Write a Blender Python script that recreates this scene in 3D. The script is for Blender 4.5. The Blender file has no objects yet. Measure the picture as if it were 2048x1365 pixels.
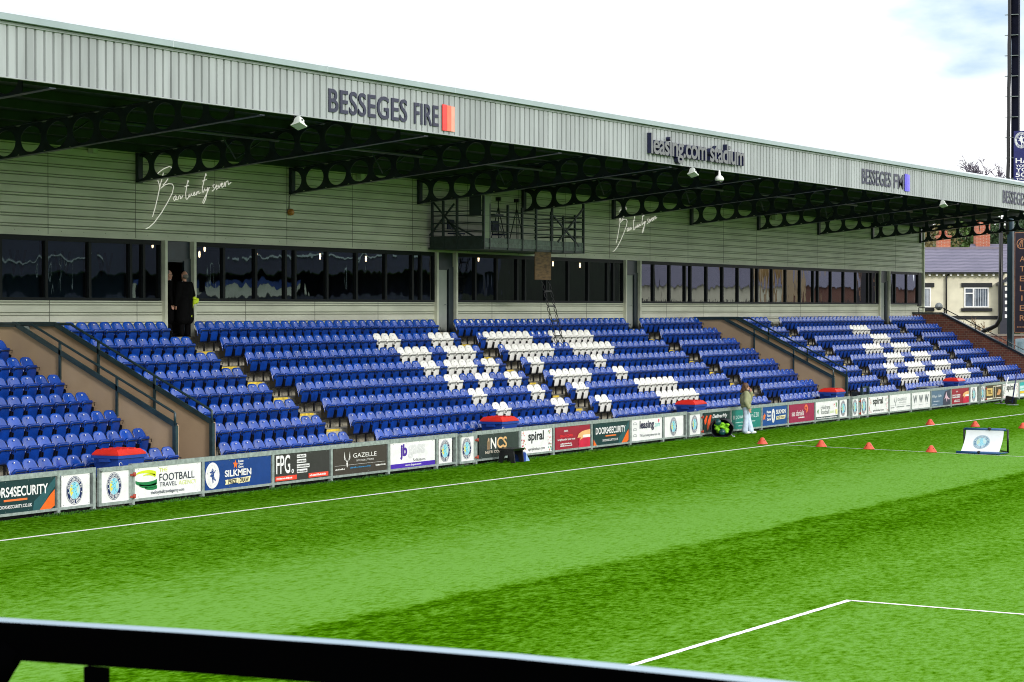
import bpy, bmesh, math, random
from mathutils import Vector, Matrix
from mathutils.geometry import tessellate_polygon
R = math.radians
random.seed(7)
S = bpy.context.scene
C = S.collection
# ------------------------------------------------------------------ camera
CAM = Vector((0, 0, 4.16)); YAW = R(27.63)
cam = bpy.data.cameras.new('camera'); cam.lens = 85; cam.sensor_width = 36; cam.clip_start = .1; cam.clip_end = 3000
camo = bpy.data.objects.new('camera', cam); C.objects.link(camo); camo.location = CAM
FW = Vector((math.cos(YAW) * math.cos(R(-.764)), math.sin(YAW) * math.cos(R(-.764)), math.sin(R(-.764))))
camo.rotation_euler = FW.to_track_quat('-Z', 'Y').to_euler()
cam.dof.use_dof = True; cam.dof.focus_distance = 62; cam.dof.aperture_fstop = 18
S.camera = camo
# ------------------------------------------------------------------ world
SUN_EL, SUN_AZ = R(25), R(-112)          # azimuth measured from +X, sun behind thin cloud over the camera side
w = bpy.data.worlds.new('World'); S.world = w; w.use_nodes = True
nt = w.node_tree; N = nt.nodes; Lk = nt.links
for n in list(N): N.remove(n)
out = N.new('ShaderNodeOutputWorld')
sky = N.new('ShaderNodeTexSky'); sky.sky_type = 'NISHITA'; sky.sun_disc = False
sky.sun_elevation = SUN_EL; sky.sun_rotation = R(90) - SUN_AZ
b1 = N.new('ShaderNodeBackground'); b1.inputs[1].default_value = .08; tint = N.new('ShaderNodeMix'); tint.data_type = 'RGBA'; tint.blend_type = 'MULTIPLY'; tint.inputs[0].default_value = 1; tint.inputs[7].default_value = (.9, .95, 1.12, 1); Lk.new(sky.outputs[0], tint.inputs[6]); Lk.new(tint.outputs[2], b1.inputs[0])
b2 = N.new('ShaderNodeBackground'); b2.inputs[0].default_value = (.97, .985, 1, 1); b2.inputs[1].default_value = 1.0
tc = N.new('ShaderNodeTexCoord')
nz = N.new('ShaderNodeTexNoise'); nz.inputs['Scale'].default_value = 18; nz.inputs['Detail'].default_value = 6
mp = N.new('ShaderNodeMapping'); mp.inputs['Scale'].default_value = (1, 1, 2.6)
Lk.new(tc.outputs['Generated'], mp.inputs[0]); Lk.new(mp.outputs[0], nz.inputs[0])
# a thin place in the cloud deck, high over the far end of the ground
gap = Vector((.948, .292, .122)).normalized()
dt = N.new('ShaderNodeVectorMath'); dt.operation = 'DOT_PRODUCT'; dt.inputs[1].default_value = gap
nrm = N.new('ShaderNodeVectorMath'); nrm.operation = 'NORMALIZE'
Lk.new(tc.outputs['Generated'], nrm.inputs[0]); Lk.new(nrm.outputs[0], dt.inputs[0])
mr = N.new('ShaderNodeMapRange'); mr.inputs[1].default_value = math.cos(R(2.6)); mr.inputs[2].default_value = math.cos(R(.4))
mr.inputs[3].default_value = 0; mr.inputs[4].default_value = .5; Lk.new(dt.outputs['Value'], mr.inputs[0])
ad = N.new('ShaderNodeMath'); ad.operation = 'ADD'; Lk.new(nz.outputs[0], ad.inputs[0]); Lk.new(mr.outputs[0], ad.inputs[1])
m2 = N.new('ShaderNodeMapRange'); m2.inputs[1].default_value = .46; m2.inputs[2].default_value = 1.02
m2.inputs[3].default_value = 1; m2.inputs[4].default_value = .1; Lk.new(ad.outputs[0], m2.inputs[0])
mx = N.new('ShaderNodeMixShader'); Lk.new(m2.outputs[0], mx.inputs[0]); Lk.new(b1.outputs[0], mx.inputs[1]); Lk.new(b2.outputs[0], mx.inputs[2])
Lk.new(mx.outputs[0], out.inputs[0])
sl = bpy.data.lights.new('sun', 'SUN'); sl.energy = 1.15; sl.angle = R(12); sl.color = (1, .96, .9)
so = bpy.data.objects.new('sun', sl); C.objects.link(so)
so.rotation_euler = Vector((math.cos(SUN_EL) * math.cos(SUN_AZ), math.cos(SUN_EL) * math.sin(SUN_AZ), math.sin(SUN_EL))).to_track_quat('Z', 'Y').to_euler()
S.view_settings.view_transform = 'Standard'; S.view_settings.look = 'None'; S.view_settings.exposure = .85; S.view_settings.gamma = 1
S.cycles.max_bounces = 6; S.cycles.diffuse_bounces = 3; S.cycles.glossy_bounces = 3; S.cycles.transparent_max_bounces = 12
S.cycles.use_denoising = True; S.cycles.filter_width = 1.05; S.cycles.caustics_reflective = False; S.cycles.caustics_refractive = False
# ------------------------------------------------------------------ materials
MATS = {}
def mat(name, col, rough=.6, metal=0, var=.12, scale=3, bump=0, bscale=30, spec=.5, emit=0, stretch=(1, 1, 1), col2=None, lo=.35, hi=.65, bdist=.01, world=False):
    if name in MATS: return MATS[name]
    m = bpy.data.materials.new(name); m.use_nodes = True; n = m.node_tree.nodes; l = m.node_tree.links
    p = n['Principled BSDF']; p.inputs['Roughness'].default_value = rough; p.inputs['Metallic'].default_value = metal
    p.inputs['Specular IOR Level'].default_value = spec
    col = tuple(col)
    tcn = n.new('ShaderNodeTexCoord'); mpn = n.new('ShaderNodeMapping'); mpn.inputs['Scale'].default_value = stretch
    if world: gg = n.new('ShaderNodeNewGeometry'); l.new(gg.outputs['Position'], mpn.inputs[0])
    else: l.new(tcn.outputs['Object'], mpn.inputs[0])
    if var or col2:
        t = n.new('ShaderNodeTexNoise'); t.inputs['Scale'].default_value = scale; t.inputs['Detail'].default_value = 5
        l.new(mpn.outputs[0], t.inputs[0])
        r = n.new('ShaderNodeMapRange'); r.inputs[1].default_value = lo; r.inputs[2].default_value = hi; l.new(t.outputs[0], r.inputs[0])
        x = n.new('ShaderNodeMix'); x.data_type = 'RGBA'
        c2 = col2 or tuple(min(1, c * (1 + var)) for c in col); c1 = col if col2 else tuple(c * (1 - var) for c in col)
        x.inputs[6].default_value = (*c1, 1); x.inputs[7].default_value = (*c2, 1); l.new(r.outputs[0], x.inputs[0])
        l.new(x.outputs[2], p.inputs['Base Color'])
    else: p.inputs['Base Color'].default_value = (*col, 1)
    if bump:
        t2 = n.new('ShaderNodeTexNoise'); t2.inputs['Scale'].default_value = bscale; t2.inputs['Detail'].default_value = 4
        l.new(mpn.outputs[0], t2.inputs[0]); bn = n.new('ShaderNodeBump'); bn.inputs['Strength'].default_value = bump; bn.inputs['Distance'].default_value = bdist
        l.new(t2.outputs[0], bn.inputs['Height']); l.new(bn.outputs[0], p.inputs['Normal'])
    if emit: p.inputs['Emission Color'].default_value = (*col, 1); p.inputs['Emission Strength'].default_value = emit
    MATS[name] = m; return m
def rgb(r, g, b):
    f = lambda c: (c / 255 / 12.92) if c <= 10 else ((c / 255 + .055) / 1.055) ** 2.4
    return (f(r), f(g), f(b))
def paint(r, g, b):                        # printed / painted flat colour
    k = 'print_%d_%d_%d' % (r, g, b)
    return mat(k, tuple(min(.82, c) for c in rgb(r, g, b)), .4, var=.07, scale=4, bump=.25, bscale=2.2, bdist=.03)
galv = mat('galvanised', (.36, .42, .40), .42, .35, .22, 9, .05, 60)
galvd = mat('galvanised_dull', (.22, .26, .25), .5, .3, .25, 6)
navy = mat('navy_steel', (.012, .022, .032), .35, 0, .2, 5)
teal = mat('teal_steel', (.018, .04, .048), .35, 0, .25, 5)
black = mat('black_plastic', (.006, .006, .008), .35, 0, .1)
blackm = mat('black_metal', (.004, .004, .005), .3, 0, .1)
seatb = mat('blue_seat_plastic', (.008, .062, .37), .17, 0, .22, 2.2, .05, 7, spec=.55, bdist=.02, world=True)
seatb2 = mat('blue_seat_underside', (.003, .036, .25), .3, 0, .25, 2.2, spec=.4, world=True)  # same blue plastic, darkened to paint in the shade on the pans
seatw = mat('white_seat_plastic', (.80, .80, .76), .25, 0, .05, 3, world=True)
white = mat('white_paint', (.8, .8, .8), .5, 0, .03)
conc = mat('concrete', (.40, .375, .30), .85, 0, .3, 4, .3, 40)
concd = mat('concrete_step', (.16, .16, .15), .85, 0, .3, 5, .3, 40)
yel = mat('yellow_nosing', (.70, .50, .05), .7, 0, .3, 9)
tan = mat('tan_render', (.37, .262, .168), .85, 0, .16, 1.1, .15, 40, col2=(.45, .325, .21), lo=.3, hi=.7)
clad = mat('cladding_grey_green', (.575, .595, .485), .5, .0, .12, 1.4, .12, 2, stretch=(.4, 1, 1.6))
claddk = mat('cladding_groove', (.15, .16, .125), .7)
fasc = mat('fascia_sheet', (.315, .34, .345), .42, .0, .16, 2.2, .1, 3, stretch=(1, 1, .12))
gut = mat('gutter_grey', (.29, .36, .37), .45, 0, .06, 1)
gut2 = mat('flashing_grey', (.42, .48, .50), .45, 0, .06, 1)
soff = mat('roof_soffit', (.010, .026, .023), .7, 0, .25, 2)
frame = mat('window_frame', (.004, .006, .008), .5, spec=.15)
doorm = mat('door_grey', (.30, .33, .30), .5, 0, .05)
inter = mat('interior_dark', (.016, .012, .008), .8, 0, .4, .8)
skin = mat('skin', (.52, .27, .19), .5, 0, .1)
lampg = mat('lamp_glow', (1, .66, .36), .5, 0, 0, emit=7)
brick = None
def brick_mat(name, c1, c2, mortar, sc):
    m = bpy.data.materials.new(name); m.use_nodes = True; n = m.node_tree.nodes; l = m.node_tree.links; p = n['Principled BSDF']
    p.inputs['Roughness'].default_value = .9
    g = n.new('ShaderNodeNewGeometry'); sx = n.new('ShaderNodeSeparateXYZ'); l.new(g.outputs['Position'], sx.inputs[0])
    a = n.new('ShaderNodeMath'); a.operation = 'ADD'; l.new(sx.outputs[0], a.inputs[0]); l.new(sx.outputs[1], a.inputs[1])
    cx = n.new('ShaderNodeCombineXYZ'); l.new(a.outputs[0], cx.inputs[0]); l.new(sx.outputs[2], cx.inputs[1])
    bt = n.new('ShaderNodeTexBrick'); bt.inputs['Scale'].default_value = sc; bt.inputs['Mortar Size'].default_value = .018
    bt.inputs['Color1'].default_value = (*c1, 1); bt.inputs['Color2'].default_value = (*c2, 1); bt.inputs['Mortar'].default_value = (*mortar, 1)
    l.new(cx.outputs[0], bt.inputs['Vector']); l.new(bt.outputs[0], p.inputs['Base Color'])
    return m
brick = brick_mat('red_brick', (.17, .05, .03), (.11, .035, .025), (.2, .15, .11), 2.2)
brick2 = brick_mat('orange_brick', (.42, .12, .06), (.34, .09, .05), (.4, .3, .24), 2.6)
slate = brick_mat('slate_roof', (.17, .16, .22), (.13, .125, .18), (.07, .07, .1), 1.3)

def glass_mat():
    m = bpy.data.materials.new('window_glass'); m.use_nodes = True; n = m.node_tree.nodes; l = m.node_tree.links
    for q in list(n): n.remove(q)
    o = n.new('ShaderNodeOutputMaterial'); tr = n.new('ShaderNodeBsdfTransparent'); tr.inputs[0].default_value = (.34, .38, .40, 1)
    gl = n.new('ShaderNodeBsdfGlossy'); gl.inputs['Roughness'].default_value = .015; gl.inputs[0].default_value = (.9, .95, 1, 1)
    fr = n.new('ShaderNodeFresnel'); fr.inputs[0].default_value = 1.55
    tcn = n.new('ShaderNodeNewGeometry'); mpn = n.new('ShaderNodeMapping'); mpn.inputs['Scale'].default_value = (1.5, .2, .55)
    l.new(tcn.outputs['Position'], mpn.inputs[0])
    t = n.new('ShaderNodeTexNoise'); t.inputs['Scale'].default_value = 1.25; t.inputs['Detail'].default_value = 1.5; l.new(mpn.outputs[0], t.inputs[0])
    bn = n.new('ShaderNodeBump'); bn.inputs['Strength'].default_value = .6; bn.inputs['Distance'].default_value = .009
    l.new(t.outputs[0], bn.inputs['Height']); l.new(bn.outputs[0], gl.inputs['Normal'])
    mxs = n.new('ShaderNodeMixShader'); mg = n.new('ShaderNodeMath'); mg.operation = 'MULTIPLY_ADD'; mg.use_clamp = True; mg.inputs[1].default_value = 2.6; mg.inputs[2].default_value = .0; l.new(fr.outputs[0], mg.inputs[0]); l.new(mg.outputs[0], mxs.inputs[0]); l.new(tr.outputs[0], mxs.inputs[1]); l.new(gl.outputs[0], mxs.inputs[2])
    l.new(mxs.outputs[0], o.inputs[0]); return m
glass = glass_mat()
# ------------------------------------------------------------------ mesh building
ORG = {}
class MB:
    def __init__(s): s.v = []; s.f = []; s.m = []; s.cur = 0; s.sm = []; s.smooth = False
    def face(s, idx): s.f.append(idx); s.m.append(s.cur); s.sm.append(s.smooth)
    def add(s, vs, fs):
        o = len(s.v); s.v += [tuple(v) for v in vs]
        for f in fs: s.face([o + i for i in f])
    def box(s, x0, y0, z0, x1, y1, z1):
        s.add([(x0, y0, z0), (x1, y0, z0), (x1, y1, z0), (x0, y1, z0), (x0, y0, z1), (x1, y0, z1), (x1, y1, z1), (x0, y1, z1)],
              [(0, 3, 2, 1), (4, 5, 6, 7), (0, 1, 5, 4), (1, 2, 6, 5), (2, 3, 7, 6), (3, 0, 4, 7)])
    def bar(s, a, b, w, h=None, up=(0, 0, 1)):       # rectangular bar from a to b
        a = Vector(a); b = Vector(b); d = (b - a).normalized(); h = h or w
        u = Vector(up)
        if abs(d.dot(u)) > .95: u = Vector((0, 1, 0))
        r = d.cross(u).normalized() * w / 2; t = r.cross(d).normalized() * h / 2
        vs = [p + q for p in (a, b) for q in (-r - t, r - t, r + t, -r + t)]
        s.add(vs, [(0, 3, 2, 1), (4, 5, 6, 7), (0, 1, 5, 4), (1, 2, 6, 5), (2, 3, 7, 6), (3, 0, 4, 7)])
    def tube(s, pts, r, n=10, r2=None, cap=True):
        pts = [Vector(p) for p in pts]; k = len(pts); rings = []
        base = len(s.v); prev = None
        for i, p in enumerate(pts):
            d = (pts[min(i + 1, k - 1)] - pts[max(i - 1, 0)]).normalized()
            if prev is None:
                u = Vector((0, 0, 1)) if abs(d.z) < .9 else Vector((1, 0, 0)); u = d.cross(u).normalized()
            else: u = (prev - d * prev.dot(d)).normalized()
            prev = u; v = d.cross(u); rr = r if r2 is None else r + (r2 - r) * i / (k - 1)
            if isinstance(r, (list, tuple)): rr = r[i]
            s.v += [tuple(p + (u * math.cos(a) + v * math.sin(a)) * rr) for a in (2 * math.pi * j / n for j in range(n))]
        o = s.smooth; s.smooth = True
        for i in range(k - 1):
            for j in range(n): s.face([base + i * n + j, base + i * n + (j + 1) % n, base + (i + 1) * n + (j + 1) % n, base + (i + 1) * n + j])
        s.smooth = o
        if cap: s.face([base + j for j in range(n)][::-1]); s.face([base + (k - 1) * n + j for j in range(n)])
    def lathe(s, c, prof, n=20, axis='z'):
        base = len(s.v); c = Vector(c)
        for (r, h) in prof:
            for j in range(n):
                a = 2 * math.pi * j / n
                s.v.append(tuple(c + (Vector((r * math.cos(a), r * math.sin(a), h)) if axis == 'z' else Vector((r * math.cos(a), h, r * math.sin(a))))))
        o = s.smooth; s.smooth = True
        for i in range(len(prof) - 1):
            for j in range(n): s.face([base + i * n + j, base + i * n + (j + 1) % n, base + (i + 1) * n + (j + 1) % n, base + (i + 1) * n + j])
        s.smooth = o
        if prof[0][0] > 1e-4: s.face([base + j for j in range(n)][::-1])
        if prof[-1][0] > 1e-4: s.face([base + (len(prof) - 1) * n + j for j in range(n)])
    def prism(s, pts, d):                               # pts: closed 3-D outline, d: extrusion vector
        pts = [Vector(p) for p in pts]; d = Vector(d); n = len(pts); o = len(s.v)
        s.v += [tuple(p) for p in pts] + [tuple(p + d) for p in pts]
        for t in tessellate_polygon([pts]): s.face([o + i for i in t]); s.face([o + n + i for i in t][::-1])
        for i in range(n): s.face([o + i, o + (i + 1) % n, o + n + (i + 1) % n, o + n + i])
    def poly(s, pts):
        pts = [Vector(p) for p in pts]; o = len(s.v); s.v += [tuple(p) for p in pts]
        for t in tessellate_polygon([pts]): s.face([o + i for i in t])
    def capsule(s, a, ra, b, rb, n=14, sq=None):
        a = Vector(a); b = Vector(b); d = b - a; L = d.length
        d = d.normalized() if L > 1e-6 else Vector((0, 0, 1)); u = d.cross(Vector((0, 0, 1)) if abs(d.z) < .9 else Vector((1, 0, 0))).normalized(); v = d.cross(u)
        base = len(s.v); rings = []
        for k in range(-4, 1): t = k / 4 * math.pi / 2; rings.append((a + d * ra * math.sin(t), max(ra * math.cos(t), ra * .02)))
        for k in range(0, 5): t = k / 4 * math.pi / 2; rings.append((b + d * rb * math.sin(t), max(rb * math.cos(t), rb * .02)))
        for c, rr in rings: s.v += [tuple(c + (u * math.cos(x) + v * math.sin(x)) * rr) for x in (2 * math.pi * j / n for j in range(n))]
        for i in range(len(rings) - 1):
            for j in range(n): s.face([base + i * n + j, base + i * n + (j + 1) % n, base + (i + 1) * n + (j + 1) % n, base + (i + 1) * n + j])
        s.face([base + j for j in range(n)][::-1]); s.face([base + (len(rings) - 1) * n + j for j in range(n)])
    def ell(s, c, rx, ry, rz, n=16, ax=None):
        c = Vector(c); base = len(s.v); m = n // 2
        X, Y, Zv = ax if ax else (Vector((1, 0, 0)), Vector((0, 1, 0)), Vector((0, 0, 1)))
        for i in range(m + 1):
            t = math.pi * i / m - math.pi / 2
            for j in range(n):
                a = 2 * math.pi * j / n; cr = max(math.cos(t), .02)
                s.v.append(tuple(c + X * (rx * cr * math.cos(a)) + Y * (ry * cr * math.sin(a)) + Zv * (rz * math.sin(t))))
        for i in range(m):
            for j in range(n): s.face([base + i * n + j, base + i * n + (j + 1) % n, base + (i + 1) * n + (j + 1) % n, base + (i + 1) * n + j])
        s.face([base + j for j in range(n)][::-1]); s.face([base + m * n + j for j in range(n)])
    def build(s, name, mats, parent=None, smooth=None):
        o = ORG.get(parent.name, Vector((0, 0, 0))) if parent else Vector((0, 0, 0))
        me = bpy.data.meshes.new(name); me.from_pydata([(v[0] - o.x, v[1] - o.y, v[2] - o.z) for v in s.v], [], s.f)
        for m in (mats if isinstance(mats, (list, tuple)) else [mats]): me.materials.append(m)
        me.polygons.foreach_set('material_index', s.m); me.polygons.foreach_set('use_smooth', [True] * len(s.f) if smooth else s.sm)
        me.update(); ob = bpy.data.objects.new(name, me); C.objects.link(ob)
        if parent: ob.parent = parent; ORG[ob.name] = o
        return ob
def tag(o, label=None, cat=None, group=None, kind=None):
    if label: o['label'] = label
    if cat: o['category'] = cat
    if group: o['group'] = group
    if kind: o['kind'] = kind
    return o
def thing(name, loc, label, cat, group=None):
    o = bpy.data.objects.new(name, None); o.empty_display_size = .2; C.objects.link(o); o.location = loc; ORG[o.name] = Vector(loc)
    return tag(o, label, cat, group)
def copy_tree(o, parent=None):
    c = o.copy(); C.objects.link(c)
    if parent: c.parent = parent
    for ch in o.children: copy_tree(ch, c)
    return c
def remesh(ob, vox, sub=0):
    m = ob.modifiers.new('Remesh', 'REMESH'); m.mode = 'VOXEL'; m.voxel_size = vox; m.use_smooth_shade = True
    s = ob.modifiers.new('Smooth', 'SMOOTH'); s.factor = .5; s.iterations = 3
    return ob
# ------------------------------------------------------------------ lettering
TXT = {}
def text_data(s, bold, shear, space):
    k = (s, bold, shear, space)
    if k not in TXT:
        cu = bpy.data.curves.new('t', 'FONT'); cu.body = s; cu.size = 1; cu.offset = bold; cu.shear = shear; cu.space_character = space; cu.resolution_u = 4
        o = bpy.data.objects.new('t', cu); me = bpy.data.meshes.new_from_object(o)
        vs = [(v.co.x, v.co.y) for v in me.vertices]; fs = [tuple(p.vertices) for p in me.polygons]
        bpy.data.objects.remove(o); bpy.data.curves.remove(cu); bpy.data.meshes.remove(me)
        x0 = min(v[0] for v in vs); x1 = max(v[0] for v in vs); y0 = min(v[1] for v in vs); y1 = max(v[1] for v in vs)
        TXT[k] = ([((v[0] - x0) / (x1 - x0), (v[1] - y0) / (y1 - y0)) for v in vs], fs)
    return TXT[k]
def put_text(mb, s, a, U, V, w, h, bold=0., shear=0., space=1., depth=None):
    """string s fitted into w x h with its lower left corner at a, along unit vectors U and V"""
    a = Vector(a); U = Vector(U); V = Vector(V); vs, fs = text_data(s, bold, shear, space)
    P = [a + U * (x * w) + V * (y * h) for x, y in vs]
    mb.add(P, fs)
    if depth is not None:
        D = Vector(depth); mb.add([p - D for p in P], [f[::-1] for f in fs])
        cnt = {}
        for f in fs:
            for i in range(len(f)):
                e = (f[i], f[(i + 1) % len(f)]); cnt[e] = 1
        ed = [e for e in cnt if (e[1], e[0]) not in cnt]
        o = len(mb.v); mb.v += [tuple(p) for p in P] + [tuple(p - D) for p in P]; n = len(P)
        for i, j in ed: mb.face([o + i, o + j, o + n + j, o + n + i])
EX, EY, EZ = Vector((1, 0, 0)), Vector((0, 1, 0)), Vector((0, 0, 1))
# ------------------------------------------------------------------ ground
def gz(y): return min(.02, .02 * (y - 28.5))
def grass_mat():
    m = bpy.data.materials.new('turf'); m.use_nodes = True; n = m.node_tree.nodes; l = m.node_tree.links; p = n['Principled BSDF']
    p.inputs['Roughness'].default_value = .9; p.inputs['Specular IOR Level'].default_value = 0
    g = n.new('ShaderNodeNewGeometry'); sx = n.new('ShaderNodeSeparateXYZ'); l.new(g.outputs['Position'], sx.inputs[0])
    def noise(sc, det, st=(1, 1, 1), rz=0):
        mpn = n.new('ShaderNodeMapping'); mpn.inputs['Rotation'].default_value = (0, 0, rz); mpn.inputs['Scale'].default_value = st; l.new(g.outputs['Position'], mpn.inputs[0])
        t = n.new('ShaderNodeTexNoise'); t.inputs['Scale'].default_value = sc; t.inputs['Detail'].default_value = det; t.inputs['Roughness'].default_value = .6
        l.new(mpn.outputs[0], t.inputs[0]); return t.outputs[0]
    def math_(op, a, b):
        q = n.new('ShaderNodeMath'); q.operation = op
        for i, v in enumerate((a, b)):
            if isinstance(v, (int, float)): q.inputs[i].default_value = v
            else: l.new(v, q.inputs[i])
        return q.outputs[0]
    # brushed bands run along the touchline; the edges wander a little
    wob = math_('MULTIPLY', math_('SUBTRACT', noise(1.6, 4, (.6, 1, 1)), .5), .9)
    y = math_('ADD', sx.outputs[1], wob)
    r = n.new('ShaderNodeMapRange'); r.inputs[1].default_value = 0; r.inputs[2].default_value = 40; l.new(y, r.inputs[0])
    cr = n.new('ShaderNodeValToRGB'); l.new(r.outputs[0], cr.inputs[0])
    st = [(0, .72), (11.9, .72), (12.6, .55), (13.6, .62), (14.4, .42), (15.3, .33), (15.9, .25), (16.6, .24), (16.95, .36), (17.2, .34), (17.45, .18), (17.7, .24), (18.0, .84), (19.5, .95), (21.3, .82), (22.6, .58), (23.6, .40), (25.5, .36), (27.2, .52), (28.2, .46), (29, .28), (40, .24)]
    e = cr.color_ramp.elements
    while len(e) < len(st): e.new(.5)
    for i, (yy, v) in enumerate(st): e[i].position = yy / 40; e[i].color = (v, v, v, 1)
    fine = math_('SUBTRACT', noise(11, 4, (.5, 1, 1), R(-28)), .5); mid = math_('SUBTRACT', noise(2.6, 5, (.8, 1, 1)), .5); vf = math_('SUBTRACT', noise(28, 3), .5)
    big = math_('SUBTRACT', noise(.22, 2, (.4, 1, 1)), .5)
    f = math_('ADD', cr.outputs[0], math_('ADD', math_('MULTIPLY', fine, 2.1), math_('ADD', math_('MULTIPLY', mid, .8), math_('ADD', math_('MULTIPLY', vf, .7), math_('MULTIPLY', big, .35)))))
    c = n.new('ShaderNodeValToRGB'); l.new(f, c.inputs[0]); e = c.color_ramp.elements
    cs = [(0, (.020, .074, .0003)), (.27, (.046, .148, .0006)), (.58, (.086, .222, .013)), (1, (.130, .295, .048))]
    while len(e) < 4: e.new(.5)
    for i, (q, col) in enumerate(cs): e[i].position = q; e[i].color = (*col, 1)
    l.new(c.outputs[0], p.inputs['Base Color'])
    bn = n.new('ShaderNodeBump'); bn.inputs['Strength'].default_value = .6; bn.inputs['Distance'].default_value = .05
    l.new(math_('ADD', fine, math_('MULTIPLY', vf, .7)), bn.inputs['Height']); l.new(bn.outputs[0], p.inputs['Normal'])
    return m
turf = grass_mat()
mb = MB()
ys = [-60, -20, 0, 10, 20, 28.5, 29.5, 30.72]
for i in range(len(ys) - 1): mb.add([(-40, ys[i], gz(ys[i])), (150, ys[i], gz(ys[i])), (150, ys[i + 1], gz(ys[i + 1])), (-40, ys[i + 1], gz(ys[i + 1]))], [(0, 1, 2, 3)])
tag(mb.build('pitch', turf), 'bright green artificial grass pitch brushed in light and dark bands', 'pitch', kind='structure')
mb = MB(); mb.add([(-900, -1200, -2.2), (1500, -1200, -2.2), (1500, 1200, -2.2), (-900, 1200, -2.2)], [(0, 1, 2, 3)])
tag(mb.build('ground', mat('rough_ground', (.09, .1, .06), .9, 0, .3, .4)), 'rough ground reaching away from the football ground', 'ground', kind='structure')
linem = mat('line_white', (.80, .82, .78), .7, 0, .06, 9)
def line(label, a, b, wd):
    a = Vector((a[0], a[1], 0)); b = Vector((b[0], b[1], 0)); d = (b - a); L = d.length; d.normalize(); nn = Vector((-d.y, d.x, 0)); m = MB(); k = max(2, int(L / .12)); prev = None
    for i in range(k + 1):
        p = a + d * L * i / k; q = [p + nn * (wd / 2 + random.uniform(-.006, .006)), p - nn * (wd / 2 + random.uniform(-.006, .006))]
        q = [(v.x, v.y, gz(v.y) + .005) for v in q]
        if prev: m.add(prev + q[::-1], [(0, 1, 2, 3)])
        prev = q
    tag(m.build('pitch_line', linem), label, 'pitch marking', 'white pitch markings', 'structure')
line('long white touchline parallel to the advertising boards', (15, 28.75), (140, 25.4), .10)
line('thick white penalty area side line at the lower right', (8, 13.0), (35.27, 12.6), .105)
line('white penalty area front line running off to the right', (35.22, 12.6), (35.27, -20), .105)
line('thin white line across the pitch under the orange cones', (69.7, 27.2), (69.78, -30), .06)

# ------------------------------------------------------------------ grandstand
stand = thing('grandstand', (80, 38.3, 0), 'long low grandstand with blue seats, dark bar windows and a pale ribbed roof edge', 'grandstand')
XW0, XW1 = 31.0, 118.0
VOM = [(44.95, 46.4), (87.95, 89.45)]
NR, D0, T0, F0, RS = 8, 32.0, .8, .25, .395
def fz(i): return F0 + RS * i
mb = MB()
segs = [(XW0, VOM[0][0]), (VOM[0][1], VOM[1][0]), (VOM[1][1], 116.3)]
for x0, x1 in segs:
    mb.box(x0, 31.42, -.5, x1, 38.3, F0)
    for i in range(1, NR): mb.box(x0, D0 - .52 + T0 * i, fz(i) - RS + .0, x1, 38.3, fz(i))
    mb.box(x0, 37.92, fz(7), x1, 38.3, fz(7) + .39)
mb.build('terrace', conc, stand)
mb = MB(); mb.box(XW0, 30.95, -.5, 118, 31.42, .12); mb.build('walkway', conc, stand)
AIS = [(37.65, 38.93), (52.3, 53.56), (66.68, 67.9), (80.95, 82.2), (95.15, 96.38), (109.66, 110.83)]
for x0, x1 in AIS:
    for i in range(1, NR):
        m = MB(); yy = D0 - .52 + T0 * i; z = fz(i - 1)
        m.box(x0 + .02, yy - .32, z, x0 + .62, yy - .002, z + .19); m.cur = 1
        m.box(x0 + .02, yy - .326, z + .13, x0 + .62, yy - .003, z + .197)
        m.box(x0 + .02, yy - .006, z + RS - .05, x1 - .02, yy + .07, z + RS + .006)
        m.build('aisle_step', [concd, yel], stand)
# vomitory walls with their sloping tops
def vom_wall(x0, x1, y0):
    m = MB(); zt = lambda y: 1.53 + (y - 32.1) * .4956
    m.prism([(x0, y0, -.3), (x0, y0, zt(y0)), (x0, 36.6, 3.76), (x0, 38.28, 3.76), (x0, 38.28, -.3)], (x1 - x0, 0, 0)); return m.build('stair_wall', tan, stand)
for x in (44.95, 46.4, 87.95, 89.45): vom_wall(x - .06, x + .06, 32.08)
for a, b in VOM:
    m = MB(); m.box(a + .06, 37.4, 2.9, b - .06, 37.5, 3.74); m.build('stair_head_panel', galvd, stand)
    m = MB(); m.box(a + .06, 31.42, -.5, b - .06, 38.3, .02); m.build('passage_floor', concd, stand)
    m = MB(); m.box(a + .06, 38.0, .02, b - .06, 38.1, 2.9); m.build('passage_door', black, stand)  # black sheet painting the dark of the open passage
# end wall in brick
m = MB(); m.prism([(116.3, 31.4, -.5), (116.3, 31.4, 1.22), (116.3, 36.78, 3.9), (116.3, 38.3, 3.9), (116.3, 38.3, -.5)], (.25, 0, 0)); m.build('end_wall', brick, stand)
m = MB(); m.prism([(116.26, 31.35, 1.2), (116.26, 31.35, 1.29), (116.26, 36.76, 3.985), (116.26, 38.3, 3.985), (116.26, 38.3, 3.905), (116.26, 36.78, 3.905)], (.33, 0, 0)); m.build('wall_coping', navy, stand)
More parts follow.
